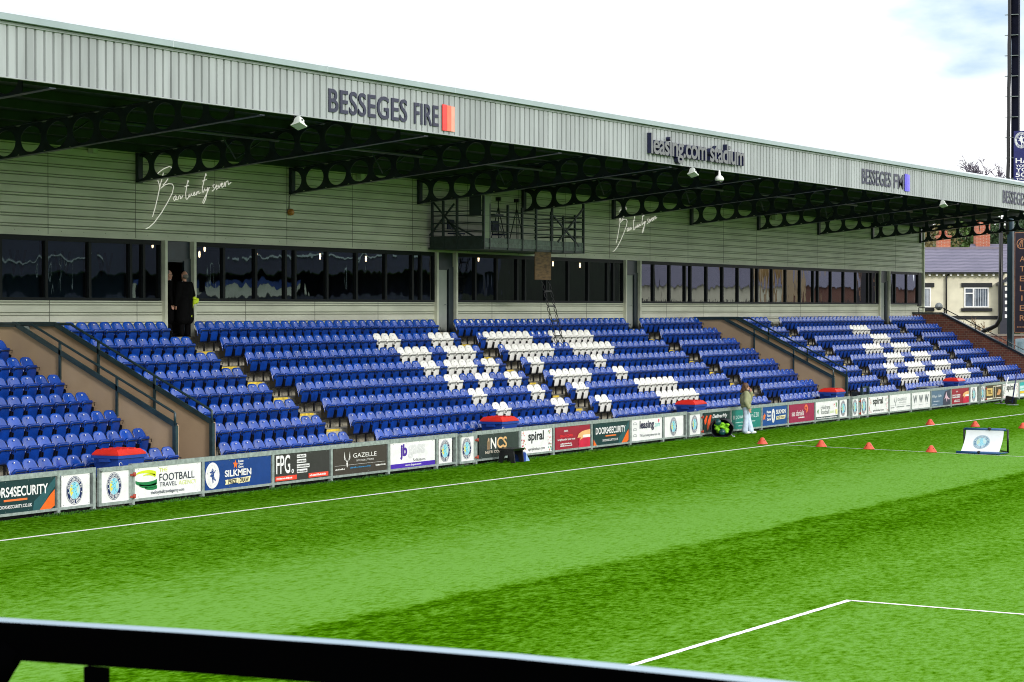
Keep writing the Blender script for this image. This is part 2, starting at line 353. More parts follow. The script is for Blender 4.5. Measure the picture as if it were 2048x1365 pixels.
# rear wall -- horizontal profiled sheeting (profile extruded along x)
def cladding(x0, x1, z0, z1, name='wall_cladding', pitch=.255):
    m = MB(); prof = []; z = z0
    while z < z1 - .02:
        a = z
        for dz, dy, c in ((0, 0, 0), (.155, 0, 0), (.165, .03, 1), (.178, .03, 1), (.188, .004, 0), (.222, .004, 0), (.230, .03, 1), (.243, .03, 1), (.255, 0, 0)):
            zz = a + dz * pitch / .255
            if zz <= z1 + 1e-6: prof.append((zz, dy, c))
        z += pitch
    prof.append((z1, 0, 0))
    for i in range(len(prof) - 1):
        (za, ya, ca), (zb, yb, cb) = prof[i], prof[i + 1]
        if zb - za < 1e-5: continue
        m.cur = 1 if (ca and cb) else 0
        m.add([(x0, 38.3 + ya, za), (x1, 38.3 + ya, za), (x1, 38.3 + yb, zb), (x0, 38.3 + yb, zb)], [(0, 1, 2, 3)])
    m.cur = 0; m.add([(x1, 38.3, z0), (x1, 38.36, z0), (x1, 38.36, z1), (x1, 38.3, z1)], [(0, 1, 2, 3)])
    x = x0 + 2.6                                   # vertical sheet joints and fixings
    while x < x1 - .5:
        m.cur = 1; m.box(x, 38.296, z0, x + .022, 38.299, z1); x += 3.64
    x = x0 + .4
    while x < x1:
        m.cur = 1; m.box(x, 38.294, z0 + .08, x + .02, 38.299, z0 + .1); x += .91
    return m.build(name, [clad, claddk], stand)
cladding(XW0, XW1, 6.02, 8.9)
DOORS = [(53.09, 54.30), (67.89, 69.05), (82.27, 83.45), (111.25, 112.5)]
runs = []
x = XW0
for a, b in DOORS + [(XW1, XW1)]:
    if a > x: runs.append((x, a))
    x = b
for a, b in runs: cladding(a + .05, b - .08, 3.3, 4.37, 'wall_panel', .26)
for a, b in DOORS:                                  # pale posts either side of each door
    for q in (a - .1, b + .02):
        m = MB(); m.box(q, 38.2, 3.3, q + .11, 38.42, 5.99); m.build('door_post', clad, stand)
m = MB(); m.box(XW1 - .12, 38.22, 3.3, XW1 + .03, 38.6, 8.9); m.build('corner_post', clad, stand)
m = MB(); m.box(XW0, 38.26, 5.985, XW1, 38.30, 6.02); m.build('window_head', clad, stand)
m = MB(); m.box(XW1 - .01, 38.6, -.5, XW1 + .1, 46, 8.9); m.build('gable_wall', clad, stand)
MULL = [[XW0, 34.5, 38.0, 41.3, 44.7, 46.32, 48.08, 49.83, 51.57, 52.14, 52.9], [54.45, 55.86, 57.46, 59.0, 59.52, 61.27, 62.95, 64.70, 66.36, 66.9, 67.75],
        [69.2, 70.53, 72.04, 73.55, 74.12, 75.74, 77.49, 79.13, 80.75, 81.27, 82.1], [83.6, 84.88, 86.41, 87.92, 88.47, 90.09, 91.76, 93.4, 95.03, 95.59, 97.24, 98.86, 100.62, 102.28, 102.86, 104.54, 106.24, 107.93, 109.64, 110.14, 111.1], [112.65, 113.6, 115.37, 117.1]]
for run in MULL:
    for a, b in zip(run[:-1], run[1:]):
        m = MB(); z0, z1 = 4.375, 5.98; t = .055
        m.box(a, 38.27, z0, a + t, 38.4, z1); m.box(b - t, 38.27, z0, b, 38.4, z1)
        m.box(a + t, 38.272, z0, b - t, 38.4, z0 + .07); m.box(a + t, 38.272, z1 - .12, b - t, 38.4, z1)
        fr_ = m.build('window', frame, stand)
        g = MB(); tilt = random.uniform(-.004, .004)
        g.add([(a + t, 38.33 + tilt, z0 + .07), (b - t, 38.33 - tilt, z0 + .07), (b - t, 38.33 - tilt, z1 - .12), (a + t, 38.33 + tilt, z1 - .12)], [(0, 1, 2, 3)])
        g.build('pane', glass, fr_)
        if a in (46.32, 48.08, 49.83):
            bl = MB(); bl.box(a + t, 38.46, z0, b - t, 38.47, z1); bl.build('blind', mat('blind_blue', (.025, .055, .085), .8), fr_)
            wl = MB(); put_text(wl, 'W', (a + .5, 38.455, z0 + .62), EX, EZ, .72, .62, .03); wl.build('lettering', mat('blind_letter', (.012, .006, .008), .8), fr_)
m = MB(); m.box(117.1, 38.25, 4.3, 117.6, 38.4, 5.98); m.build('window_reveal', frame, stand)
for k, (a, b) in enumerate(DOORS):
    m = MB(); m.box(a, 38.33, 5.42, b, 38.36, 5.98); m.box(a, 38.3, 5.46, b, 38.4, 5.52); m.box(b - .3, 38.3, 3.4, b, 38.36, 5.46); m.build('door_frame', navy, stand)
    if k:
        d = MB(); d.box(a + .02, 38.36, 3.42, b - .34, 38.41, 5.44); dd = d.build('door', doorm, stand)
        h = MB(); h.tube([(b - .45, 38.35, 4.3), (b - .45, 38.30, 4.3), (b - .58, 38.30, 4.3)], .012); h.build('handle', galvd, dd)
# room behind the glass
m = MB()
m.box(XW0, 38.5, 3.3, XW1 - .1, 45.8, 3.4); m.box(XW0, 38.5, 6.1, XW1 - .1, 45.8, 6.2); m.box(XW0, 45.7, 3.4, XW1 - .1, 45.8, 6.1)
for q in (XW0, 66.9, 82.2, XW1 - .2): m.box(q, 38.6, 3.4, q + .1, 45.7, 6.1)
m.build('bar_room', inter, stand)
# roof, soffit, purlins, cellular beams
zb = lambda y: 7.49 + (38.3 - y) * .1057
RX0, RX1 = 20.0, 118.9
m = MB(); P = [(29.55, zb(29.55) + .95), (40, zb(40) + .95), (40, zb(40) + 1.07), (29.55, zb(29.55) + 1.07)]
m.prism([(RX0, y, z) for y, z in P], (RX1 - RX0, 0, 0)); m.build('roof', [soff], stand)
for k in range(8):
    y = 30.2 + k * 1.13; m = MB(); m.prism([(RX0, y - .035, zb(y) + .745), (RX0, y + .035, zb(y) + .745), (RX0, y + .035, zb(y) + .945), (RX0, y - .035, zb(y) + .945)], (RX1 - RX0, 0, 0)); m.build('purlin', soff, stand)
def beam(X):
    m = MB(); H = .72; th = .012; n = 28; hw = .3775
    for k in range(-1, 10):
        yc = 37.47 - .755 * k; mid = H / 2 + .005
        def pt(y, dz, sx): return (X + sx * th, y, zb(y) + mid + dz)
        for j in range(n):
            qs = []
            for a in (2 * math.pi * j / n, 2 * math.pi * (j + 1) / n):
                ca, sa = math.cos(a), math.sin(a); t = min(hw / max(abs(ca), 1e-9), (H / 2) / max(abs(sa), 1e-9)); qs.append((yc + .3 * ca, .3 * sa, yc + t * ca, t * sa))
            if max(qs[0][0], qs[0][2], qs[1][2]) > 38.28 or min(qs[0][2], qs[1][2]) < 29.56: continue
            for sx in (-1, 1):
                f = [pt(qs[0][0], qs[0][1], sx), pt(qs[1][0], qs[1][1], sx), pt(qs[1][2], qs[1][3], sx), pt(qs[0][2], qs[0][3], sx)]
                m.add(f, [(0, 1, 2, 3)])
            m.add([pt(qs[0][0], qs[0][1], -1), pt(qs[1][0], qs[1][1], -1), pt(qs[1][0], qs[1][1], 1), pt(qs[0][0], qs[0][1], 1)], [(0, 1, 2, 3)])
    for z in (0, .725):
        m.prism([(X - .1, y, zb(y) + z + dz) for y, dz in ((38.28, 0), (29.56, 0), (29.56, .02), (38.28, .02))], (.2, 0, 0))
    m.box(X - .1, 38.2, 7.48, X + .1, 38.29, 8.25)
    return m
BX = [22.75, 30.04, 37.33, 44.62, 51.9, 59.3, 66.75, 73.95, 81.2, 88.45, 95.6, 102.85, 110.15, 117.45]
for X in BX: beam(X).build('roof_beam', navy, stand)
for i in range(3, len(BX) - 1):                     # wind bracing between beams
    m = MB(); a, b = BX[i], BX[i + 1]
    m.tube([(a, 35.2, zb(35.2) + .2), (a + .9, 35.0, zb(35.2) + .72)], .02, 6); m.tube([(b, 35.2, zb(35.2) + .2), (b - .9, 35.0, zb(35.2) + .72)], .02, 6)
    m.tube([(a, 33.9, zb(33.9) + .5), (b, 33.9, zb(33.9) + .5)], .05, 8); m.build('bracing', teal, stand)
# fascia
m = MB(); x = RX0; pt_ = .275; prof = []
while x < RX1:
    prof += [(x, 0), (x + .20, 0), (x + .206, .055), (x + .255, .055), (x + .270, 0)]; x += pt_
prof.append((RX1, 0))
for (xa, da), (xb, db) in zip(prof[:-1], prof[1:]):
    m.add([(xa, 29.5 + da, 8.51), (xb, 29.5 + db, 8.51), (xb, 29.5 + db, 9.5), (xa, 29.5 + da, 9.5)], [(0, 1, 2, 3)])
m.box(RX0, 29.555, 8.5, RX1, 29.56, 9.6)
m.box(RX0, 29.478, 8.497, RX1, 29.56, 8.518); m.add([(RX1, 29.5, 8.5), (RX1, 31, 8.6), (RX1, 31, 9.4), (RX1, 29.5, 9.5)], [(0, 1, 2, 3)])
m.build('fascia', fasc, stand)
m = MB(); m.box(RX0, 29.47, 9.5, RX1, 29.56, 9.55); m.build('fascia_trim', fasc, stand)
m = MB(); m.prism([(RX0, 29.36, 9.565), (RX0, 29.36, 9.685), (RX0, 29.55, 9.685), (RX0, 29.55, 9.565)], (RX1 + .1 - RX0, 0, 0)); m.build('gutter', gut, stand)
m = MB(); m.prism([(RX0, 29.37, 9.69), (RX0, 29.62, 9.80), (RX0, 30.1, 9.80), (RX0, 30.1, 9.69)], (RX1 + .1 - RX0, 0, 0))
x = RX0 + 3
while x < RX1: m.box(x, 29.355, 9.56, x + .03, 29.36, 9.70); x += 6
m.build('roof_flashing', gut2, stand)

# ------------------------------------------------------------------ seats
def seat_meshes(col, col2):
    o = {}
    m = MB(); m.smooth = True; nx, nz = 10, 9; hw, z0, z1 = .223, .42, .81
    def bp(u, v, th):
        z = z0 + (z1 - z0) * v; w_ = hw
        w_ = hw * (1 - .05 * v * v)
        x = u * w_; zz = z - .085 * abs(u) ** 4 * v ** 3
        y = -.03 + .095 * v + .02 * v * v - .026 * (abs(u) ** 2.2) + .012 * math.sin(v * math.pi) * (1 - u * u) + th
        return (x, y, zz)
    g = {}
    for sd, th in ((0, 0), (1, .022)):
        for j in range(nz + 1):
            for i in range(nx + 1):
                g[sd, i, j] = len(m.v); m.v.append(bp(-1 + 2 * i / nx, j / nz, th))
    for j in range(nz):
        for i in range(nx):
            m.face([g[0, i, j], g[0, i + 1, j], g[0, i + 1, j + 1], g[0, i, j + 1]]); m.face([g[1, i, j], g[1, i, j + 1], g[1, i + 1, j + 1], g[1, i + 1, j]])
    for j in range(nz):
        for i in (0, nx): m.face([g[0, i, j], g[0, i, j + 1], g[1, i, j + 1], g[1, i, j]])
    for i in range(nx):
        for j in (0, nz): m.face([g[0, i, j], g[0, i + 1, j], g[1, i + 1, j], g[1, i, j]])
    o['backrest'] = (m, col)
    m = MB(); m.smooth = True; nx, nz = 8, 9; g = {}
    def pp(u, v, th):                                # tipped-up pan: underside faces the pitch
        w_ = .205 * (1 - .08 * (1 - v) ** 2) * (1 - .25 * max(0, (v - .9) / .1) ** 2); z = .27 + .36 * v
        y = -.07 - .06 * v - .02 * math.sin(v * math.pi) * (1 - u ** 4) + .03 * abs(u) ** 6 - (.022 if v > .82 else 0)
        return (u * w_, y + th, z)
    for sd, th in ((0, 0), (1, .035)):
        for j in range(nz + 1):
            for i in range(nx + 1):
                g[sd, i, j] = len(m.v); m.v.append(pp(-1 + 2 * i / nx, j / nz, th))
    for j in range(nz):
        for i in range(nx):
            m.face([g[0, i, j], g[0, i + 1, j], g[0, i + 1, j + 1], g[0, i, j + 1]]); m.face([g[1, i, j], g[1, i, j + 1], g[1, i + 1, j + 1], g[1, i + 1, j]])
    for j in range(nz):
        for i in (0, nx): m.face([g[0, i, j], g[0, i, j + 1], g[1, i, j + 1], g[1, i, j]])
    for i in range(nx):
        for j in (0, nz): m.face([g[0, i, j], g[0, i + 1, j], g[1, i + 1, j], g[1, i, j]])
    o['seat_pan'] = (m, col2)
    m = MB(); m.tube([(-.205, -.15, .50), (-.20, -.172, .565), (.20, -.172, .565), (.205, -.15, .50)], .009, 5); o['hinge_bar'] = (m, black)
    m = MB()
    for sgn in (-1, 1): m.prism([(sgn * .222, .06, .2), (sgn * .222, -.10, .25), (sgn * .222, -.13, .46), (sgn * .222, .0, .5), (sgn * .222, .07, .62)], (.016 * -sgn, 0, 0))
    m.box(-.235, -.04, .235, .235, .04, .275); m.box(.1, -.02, 0, .14, .02, .24); o['bracket'] = (m, black)
    m = MB(); m.lathe((0, .054, .745), [(.018, .0), (.018, -.012), (.0, -.013)], 8, 'y'); o['number_disc'] = (m, white)
    return o
BLOCKS = {'A': (38.95, 44.78, 12), 'B': (46.53, 52.28, 12), 'C': (53.56, 66.68, 28), 'D': (67.9, 80.95, 28), 'E': (82.2, 87.78, 12), 'F': (89.62, 95.15, 12), 'G': (96.4, 109.66, 28), 'H': (110.83, 116.0, 11)}
WH = {('C', 6): [17, 18, 19, 24, 25, 26], ('C', 5): [17, 18, 19, 20, 23, 24, 25, 26], ('C', 4): [17, 18, 20, 21, 22, 23, 25, 26], ('C', 3): [17, 18, 21, 22, 25, 26], ('C', 2): [17, 18, 25, 26], ('C', 1): [17, 18, 25, 26],
      ('D', 6): list(range(1, 8)) + list(range(11, 18)), ('D', 5): list(range(1, 8)) + list(range(11, 18)), ('D', 4): [1, 2, 11, 12], ('D', 3): [1, 2, 3, 4, 5, 6, 11, 12], ('D', 2): [1, 2] + list(range(11, 18)), ('D', 1): [1, 2] + list(range(11, 18)),
      ('G', 6): range(14, 19), ('G', 5): range(15, 20), ('G', 4): list(range(8, 13)) + list(range(16, 21)), ('G', 3): list(range(9, 14)) + list(range(17, 22)), ('G', 2): [4, 5, 6] + list(range(10, 15)) + list(range(18, 23)), ('G', 1): list(range(3, 8)) + list(range(11, 16)) + list(range(19, 24))}
STK = {('D', 7): [0, 1, 2, 3, 4, 5, 6, 7, 9, 10, 11, 12, 13], ('D', 6): [0, 8, 9, 10], ('D', 5): [0, 8, 9, 10]}
ORD = 'first second third fourth fifth sixth seventh eighth ninth tenth eleventh twelfth thirteenth fourteenth fifteenth sixteenth seventeenth eighteenth nineteenth twentieth'.split()
ORD += ['twenty-' + q for q in ORD[:8]]
ROWN = ['front', 'second', 'third', 'fourth', 'fifth', 'sixth', 'seventh', 'top']
def seat_label(b, i, j, n):
    r = ROWN[i]
    if b == 'A': return 'blue tip-up seat, %s row, %s seat leftward from the left tan stair wall' % (r, ORD[n - 1 - j])
    if b == 'B': return 'blue tip-up seat, %s row, %s seat rightward from the left tan stair wall' % (r, ORD[j])
    if b == 'C': return 'blue tip-up seat, %s row, %s seat rightward from the leftmost yellow-edged aisle' % (r, ORD[j])
    return 'blue tip-up seat, %s row, %s seat rightward from the second yellow-edged aisle' % (r, ORD[j])
allb, allw = [], []
for b, (x0, x1, n) in BLOCKS.items():
    for i in range(NR):
        wc = 0; q = 0
        for j in range(n):
            x = x0 + (j + .5) * (x1 - x0) / n; y = D0 + T0 * i
            if b == 'F' and i == 0 and j < 2: continue
            d = Vector((x, y, 0)) - Vector((0, 0, 0))
            if b == 'A':                              # skip what lies wholly left of the frame
                dp = x * math.cos(YAW) + y * math.sin(YAW); lat = x * math.sin(YAW) - y * math.cos(YAW)
                if lat / dp < -.2185: continue
            if j in WH.get((b, i), []): allw.append((d.length, b, i, j, n, x, y, wc)); wc += 1
            else: allb.append((d.length, b, i, j, n, x, y, 0))
allb.sort()
MSH = {}
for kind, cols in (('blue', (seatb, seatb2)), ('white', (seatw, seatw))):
    for nm, (m, mt) in seat_meshes(*cols).items():
        me = bpy.data.meshes.new(nm); me.from_pydata(m.v, [], m.f); me.materials.append(mt); me.polygons.foreach_set('use_smooth', m.sm); me.update()
        bm = bmesh.new(); bm.from_mesh(me); bmesh.ops.recalc_face_normals(bm, faces=bm.faces); bm.to_mesh(me); bm.free(); MSH[kind, nm] = me
PARTS = ['backrest', 'seat_pan', 'hinge_bar', 'bracket', 'number_disc']
stm = MB(); stm.prism([(-.05, .035, .69), (.06, .035, .69), (.06, .062, .77), (-.05, .062, .77)], (0, -.003, 0))
STME = bpy.data.meshes.new('sticker'); STME.from_pydata(stm.v, [], stm.f); STME.materials.append(white)
def place_seat(kind, b, i, j, x, y, label, group):
    o = bpy.data.objects.new('stadium_seat', None); o.empty_display_size = .1; C.objects.link(o); o.location = (x, y, fz(i)); o.rotation_euler.z = random.uniform(-.012, .012)
    tag(o, label, kind + ' seat', group)
    for p in PARTS:
        c = bpy.data.objects.new(p, MSH[kind, p]); C.objects.link(c); c.parent = o
        if p == 'seat_pan': c.location.z = random.uniform(-.006, .006)
    if j in STK.get((b, i), []):
        c = bpy.data.objects.new('sticker', STME); C.objects.link(c); c.parent = o
dlim = sorted([q[0] for q in allb] + [q[0] for q in allw])[299]
near = [q for q in allb if q[0] <= dlim]; allb = [q for q in allb if q[0] > dlim]
for d, b, i, j, n, x, y, _ in near: place_seat('blue', b, i, j, x, y, seat_label(b, i, j, n), 'blue seats in rows on the stand')
LET = {'C': 'the letter M', 'G': 'the far chevron crest pattern'}
farw = []
for d, b, i, j, n, x, y, wc in allw:
    let = LET.get(b) or ('the letter F' if j < 9 else 'the letter C'); k = wc
    if b == 'D' and j > 9: k = wc - len([q for q in WH[b, i] if q < 9])
    if d > dlim: farw.append((b, i, j, x, y)); continue
    place_seat('white', b, i, j, x, y, 'white tip-up seat, %s row, %s white one from the left in %s' % (ROWN[i], ORD[k], let), 'white seats spelling letters on the stand')
mb = MB(); idx = {}
far_mats = [seatb, seatb2, black, white, seatw]; mslot = {'backrest': 0, 'seat_pan': 1, 'hinge_bar': 2, 'bracket': 2, 'number_disc': 3}
raw = {p: ([tuple(v.co) for v in MSH['blue', p].vertices], [tuple(q.vertices) for q in MSH['blue', p].polygons], [q.use_smooth for q in MSH['blue', p].polygons]) for p in PARTS}
for b, i, j, x, y, wt in [(q[1], q[2], q[3], q[5], q[6], 0) for q in allb] + [(*q, 1) for q in farw]:
    for p in PARTS:
        vs, fs, sm = raw[p]; o = len(mb.v); z = fz(i); mb.v += [(v[0] + x, v[1] + y, v[2] + z) for v in vs]; mb.cur = 4 if wt and mslot[p] < 2 else mslot[p]
        for f, s_ in zip(fs, sm): mb.smooth = s_; mb.face([o + k for k in f])
    if j in STK.get((b, i), []): mb.cur = 3; mb.smooth = False; mb.add([(v[0] + x, v[1] + y, v[2] + fz(i)) for v in stm.v], stm.f)
tag(mb.build('far_stadium_seats', far_mats), 'remaining blue and white tip-up seats filling the farther blocks of the stand', 'seats', kind='stuff')

# ------------------------------------------------------------------ handrails on the stair walls
def stair_rail(X, label, y0=32.08):
    t = thing('handrail', (X, y0, .2), label, 'handrail', 'dark handrails on the stair walls')
    zt = lambda y: 1.53 + (y - 32.1) * .4956
    m = MB(); m.bar((X - .09, y0 - .03, zt(y0) + .0), (X - .09, 36.62, 3.79), .05, .11); m.bar((X - .09, 36.6, 3.79), (X - .09, 37.9, 3.79), .05, .11); m.bar((X - .08, y0, .2), (X - .08, y0, zt(y0)), .10, .09, up=(0, 1, 0)); m.build('lower_rail', teal, t)
    m = MB(); m.tube([(X - .09, y0, zt(y0)), (X - .09, y0, zt(y0) + .28), (X - .09, y0 + .05, zt(y0) + .31), (X - .09, 36.15, 3.79), (X - .09, 37.6, 3.8)], .03, 8); m.build('top_rail', teal, t)
    for y in (33.7, 35.33):
        m = MB(); m.bar((X - .09, y, zt(y) - .62), (X - .09, y, zt(y) + .28), .05, .05, up=(0, 1, 0)); m.build('post', teal, t)
stair_rail(44.95, 'dark rail on the front tan wall of the left stairway')
stair_rail(46.4, 'dark rail on the rear tan wall of the left stairway')
stair_rail(87.95, 'dark rail on the front tan wall of the far stairway')
stair_rail(89.45, 'dark rail on the rear tan wall of the far stairway')
t = thing('handrail', (116.4, 33, 1.5), 'thin black handrail above the brick end wall', 'handrail')
m = MB(); m.tube([(116.4, 38.0, 4.21), (116.4, 36.79, 4.21), (116.4, 31.6, 1.62)], .022, 8); m.build('top_rail', blackm, t)
for y in (38.0, 36.68, 35.08, 33.47, 31.9):
    zt = 3.98 if y > 36.7 else 3.98 - (36.7 - y) * .497; m = MB(); m.bar((116.4, y, zt - .1), (116.4, y, zt + .24), .04, .04, up=(0, 1, 0)); m.build('post', blackm, t)
t = thing('steel_cabinet', (90.2, 31.7, .2), 'dark steel cabinet beside the far stairway, behind the boards', 'cabinet')
m = MB(); m.box(89.95, 31.75, .2, 90.72, 32.1, .9); m.build('body', navy, t)
for x in (89.9, 90.62):
    m = MB(); m.box(x, 31.62, .2, x + .11, 31.72, 1.12); m.build('post', teal, t)
m = MB(); m.bar((89.9, 31.67, 1.09), (90.73, 31.67, 1.09), .06); m.build('top_rail', teal, t)
t = thing('folding_table', (97.9, 31.4, .2), 'small dark table among front row seats near the far aisle', 'table')
m = MB(); m.box(96.9, 31.25, .86, 98.4, 31.75, .9); m.build('tabletop', galvd, t)
for x in (97.0, 98.3):
    for y in (31.3, 31.7): m = MB(); m.bar((x, y, .12), (x, y, .86), .03); m.build('leg', black, t)

# ------------------------------------------------------------------ barrier, gates and advertising boards
YB = 30.75
BOARDS = [(34.0, 36.4), (36.5, 38.9), (39.1, 40.02), (41.53, 43.98), (44.15, 46.77), (46.95, 49.32), (49.5, 52.02), (52.2, 54.46), (54.68, 55.38), (56.86, 59.14), (59.33, 61.2), (61.43, 63.68), (63.92, 66.38), (66.61, 68.83), (69.06, 70.5), (72.13, 74.33), (74.56, 77.08), (77.28, 79.54), (79.78, 82.26), (82.44, 84.73), (84.96, 85.72), (87.3, 87.95), (88.15, 90.46), (90.68, 93.2), (93.4, 95.7), (95.93, 98.46), (98.66, 101.05), (101.36, 102.3), (103.66, 106.05), (106.28, 108.75), (108.95, 111.4), (111.6, 114)]
LEAF = [(40.24, 41.42), (55.68, 56.62), (70.8, 71.88), (86.1, 87.0), (102.62, 103.4)]
fence = thing('perimeter_barrier', (70, YB, .04), 'long galvanised steel barrier rail holding the advertising boards along the pitch', 'barrier')
ends = [31.0] + [b for _, b in LEAF]; starts = [a for a, _ in LEAF] + [116.5]
for a, b in zip(ends, starts):
    m = MB(); m.box(a + .02, YB, .785, b - .02, YB + .09, .885); m.build('top_rail', galv, fence)
    m = MB(); m.box(a + .02, YB, .085, b - .02, YB + .08, .14); m.build('bottom_rail', galv, fence)
    m = MB(); m.box(a + .02, YB + .12, -.1, b - .02, YB + .14, .75); m.build('backing', blackm, fence)  # black sheet added to paint the dark gap below the boards
px_ = sorted({round((BOARDS[i][1] + BOARDS[i + 1][0]) / 2, 2) for i in range(len(BOARDS) - 1) if BOARDS[i + 1][0] - BOARDS[i][1] < .5} | {round(v, 2) for a, b in LEAF for v in (a - .08, b + .08)})
for x in px_:
    m = MB(); m.box(x - .045, YB - .003, -.05, x + .045, YB + .087, .888); m.build('post', galv, fence)
def crest_mesh():
    lion = [(-.05, .55), (.08, .5), (.15, .38), (.1, .28), (.22, .3), (.4, .42), (.45, .35), (.3, .2), (.18, .12), (.2, -.05), (.3, -.2), (.42, -.3), (.45, -.45), (.3, -.42), (.2, -.3), (.1, -.35), (.12, -.55), (.0, -.6), (-.02, -.45), (-.05, -.3), (-.12, -.15), (-.25, -.05), (-.4, -.1), (-.38, .0), (-.22, .08), (-.3, .2), (-.42, .22), (-.38, .32), (-.2, .26), (-.15, .4)]
    m = MB()
    def disc(r, y, c, n=40): m.cur = c; m.poly([(r * math.cos(2 * math.pi * k / n), y, r * math.sin(2 * math.pi * k / n)) for k in range(n)])
    disc(1.0, 0, 0); disc(.965, -.002, 1); disc(.92, -.004, 0); disc(.645, -.006, 1); disc(.62, -.008, 2)
    m.cur = 3; m.poly([(-.6, -.010, .05), (-.42, -.010, .42), (-.2, -.010, .32), (-.22, -.010, -.2), (-.45, -.010, -.4)])
    m.cur = 4; m.poly([(.1, -.0105, .5), (.45, -.0105, .35), (.55, -.0105, -.1), (.3, -.0105, -.3)])
    m.cur = 0; m.poly([(x * 1.06, -.012, z * 1.06) for x, z in lion]); m.cur = 5; m.poly([(x, -.014, z) for x, z in lion])
    m.cur = 0
    for x, z in ((-.05, .42), (.02, .2), (-.1, .1), (.05, -.1), (.2, -.25), (-.2, .15), (.3, .3)): m.poly([(x - .03, -.016, z - .05), (x + .05, -.016, z - .02), (x + .02, -.016, z + .06)])
    m.cur = 1
    def ring(s, a0, a1, flip):
        for k, ch in enumerate(s):
            if ch == ' ': continue
            a = R(a0 + (a1 - a0) * k / (len(s) - 1)); rr = .69 if not flip else .87
            c = Vector((rr * math.cos(a), -.016, rr * math.sin(a))); V = Vector((math.cos(a), 0, math.sin(a))) * (-1 if flip else 1); U = Vector((math.sin(a), 0, -math.cos(a))) * (-1 if flip else 1)
            wd = .07 if ch in 'I1' else .14
            put_text(m, ch, c - U * wd / 2, U, V, wd if ch != 'I' else .04, .18, .02)
    ring('MACCLESFIELD FC', 165, 15, False); ring('SINCE 1874', 228, 312, True)
    for a in (190, -10): m.poly([(.78 * math.cos(R(a)) + .045 * math.cos(R(k * 45)), -.016, .78 * math.sin(R(a)) + .045 * math.sin(R(k * 45))) for k in range(8)])
    return m
CM = crest_mesh()
CMAT = [paint(16, 34, 84), paint(245, 246, 246), paint(150, 205, 222), paint(228, 216, 90), paint(190, 215, 205), paint(132, 214, 240)]
CMW = [paint(245, 246, 246), paint(245, 246, 246), paint(245, 246, 246), paint(245, 246, 246), paint(245, 246, 246), paint(20, 60, 130)]
def add_crest(x, y, z, rx, rz, parent, mats=None):
    m = MB(); m.v = [(x + v[0] * rx, y + v[1] * .3, z + v[2] * rz) for v in CM.v]; m.f = CM.f; m.m = CM.m; m.sm = CM.sm
    return m.build('crest', mats or CMAT, parent)
class Board:
    def __init__(s, x0, x1, bg, label, y=YB, name='advertising_board', cat='advertising board', group='advertising boards along the barrier', bulge=0):
        s.x0, s.x1, s.y = x0, x1, y; s.z0, s.z1 = .125, .79; s.w = x1 - x0; s.h = s.z1 - s.z0; s.lay = 0
        s.t = thing(name, ((x0 + x1) / 2, y, s.z0), label, cat, group); m = MB()
        n = 6 if bulge else 1
        m.box(x0, y + .012, s.z0, x1, y + .03, s.z1)
        m.cur = 1
        for k in range(2 if s.w < 1.6 else 4):
            q = x0 + s.w * (.06 + .88 * k / ((2 if s.w < 1.6 else 4) - 1))
            for z in (s.z0 + .04, s.z1 - .04): m.box(q, y + .008, z, q + .014, y + .0115, z + .014)
        m.build('panel', [paint(*bg), galvd], s.t)
    def P(s, u, v): return (s.x0 + s.w * u, s.yy, s.z0 + s.h * v)
    def nx(s): s.lay += 1; s.yy = s.y + .010 - .0012 * s.lay
    def t_(s, txt, u0, v0, u1, v1, c, bold=.02, shear=0, rot=0):
        s.nx(); m = MB(); U = Vector((math.cos(rot), 0, math.sin(rot))); V = Vector((-math.sin(rot), 0, math.cos(rot)))
        put_text(m, txt, s.P(u0, v0), U, V, (u1 - u0) * s.w, (v1 - v0) * s.h, bold, shear); m.build('lettering', paint(*c), s.t); return s
    def p_(s, c, *polys, name='logo'):
        s.nx()
        for grp in ([[q] for q in polys] if len(polys) < 5 else [polys]):
            m = MB()
            for q in grp: m.poly([s.P(u, v) for u, v in q])
            m.build(name, paint(*c), s.t)
        return s
    def r_(s, c, *rs, name='stripe'): return s.p_(c, *[[(a, b), (d, b), (d, e), (a, e)] for a, b, d, e in rs], name=name)
    def c_(s, c, u, v, r, n=28, name='logo', a0=0, a1=360): return s.p_(c, [(u + r / s.w * math.cos(R(a0 + (a1 - a0) * k / n)), v + r / s.h * math.sin(R(a0 + (a1 - a0) * k / n))) for k in range(n + (a1 - a0 != 360))], name=name)
    def dash(s, c, u0, u1, v, h=.035, seed=1):           # writing too small to read: a row of short strokes
        rr = random.Random(seed); u = u0; L = []
        while u < u1: d = rr.uniform(.008, .02); L.append((u, v, min(u1, u + d), v + h * rr.uniform(.7, 1.2))); u += d + .006
        return s.r_(c, *L, name='small_print')
    def crest(s, u, v, rx=.275, rz=.29, mats=None): s.nx(); add_crest(s.x0 + s.w * u, s.y + .009, s.z0 + s.h * v, rx, rz, s.t, mats); return s
def arc(u, v, ru, rv, a0, a1, th0, th1, n=14):
    o = [(u + ru * math.cos(R(a0 + (a1 - a0) * k / n)), v + rv * math.sin(R(a0 + (a1 - a0) * k / n))) for k in range(n + 1)]
    i = [(p[0], p[1] - (th0 + (th1 - th0) * k / n)) for k, p in enumerate(o)]
    return o + i[::-1]
W_, DK = (246, 247, 247), (40, 42, 48)
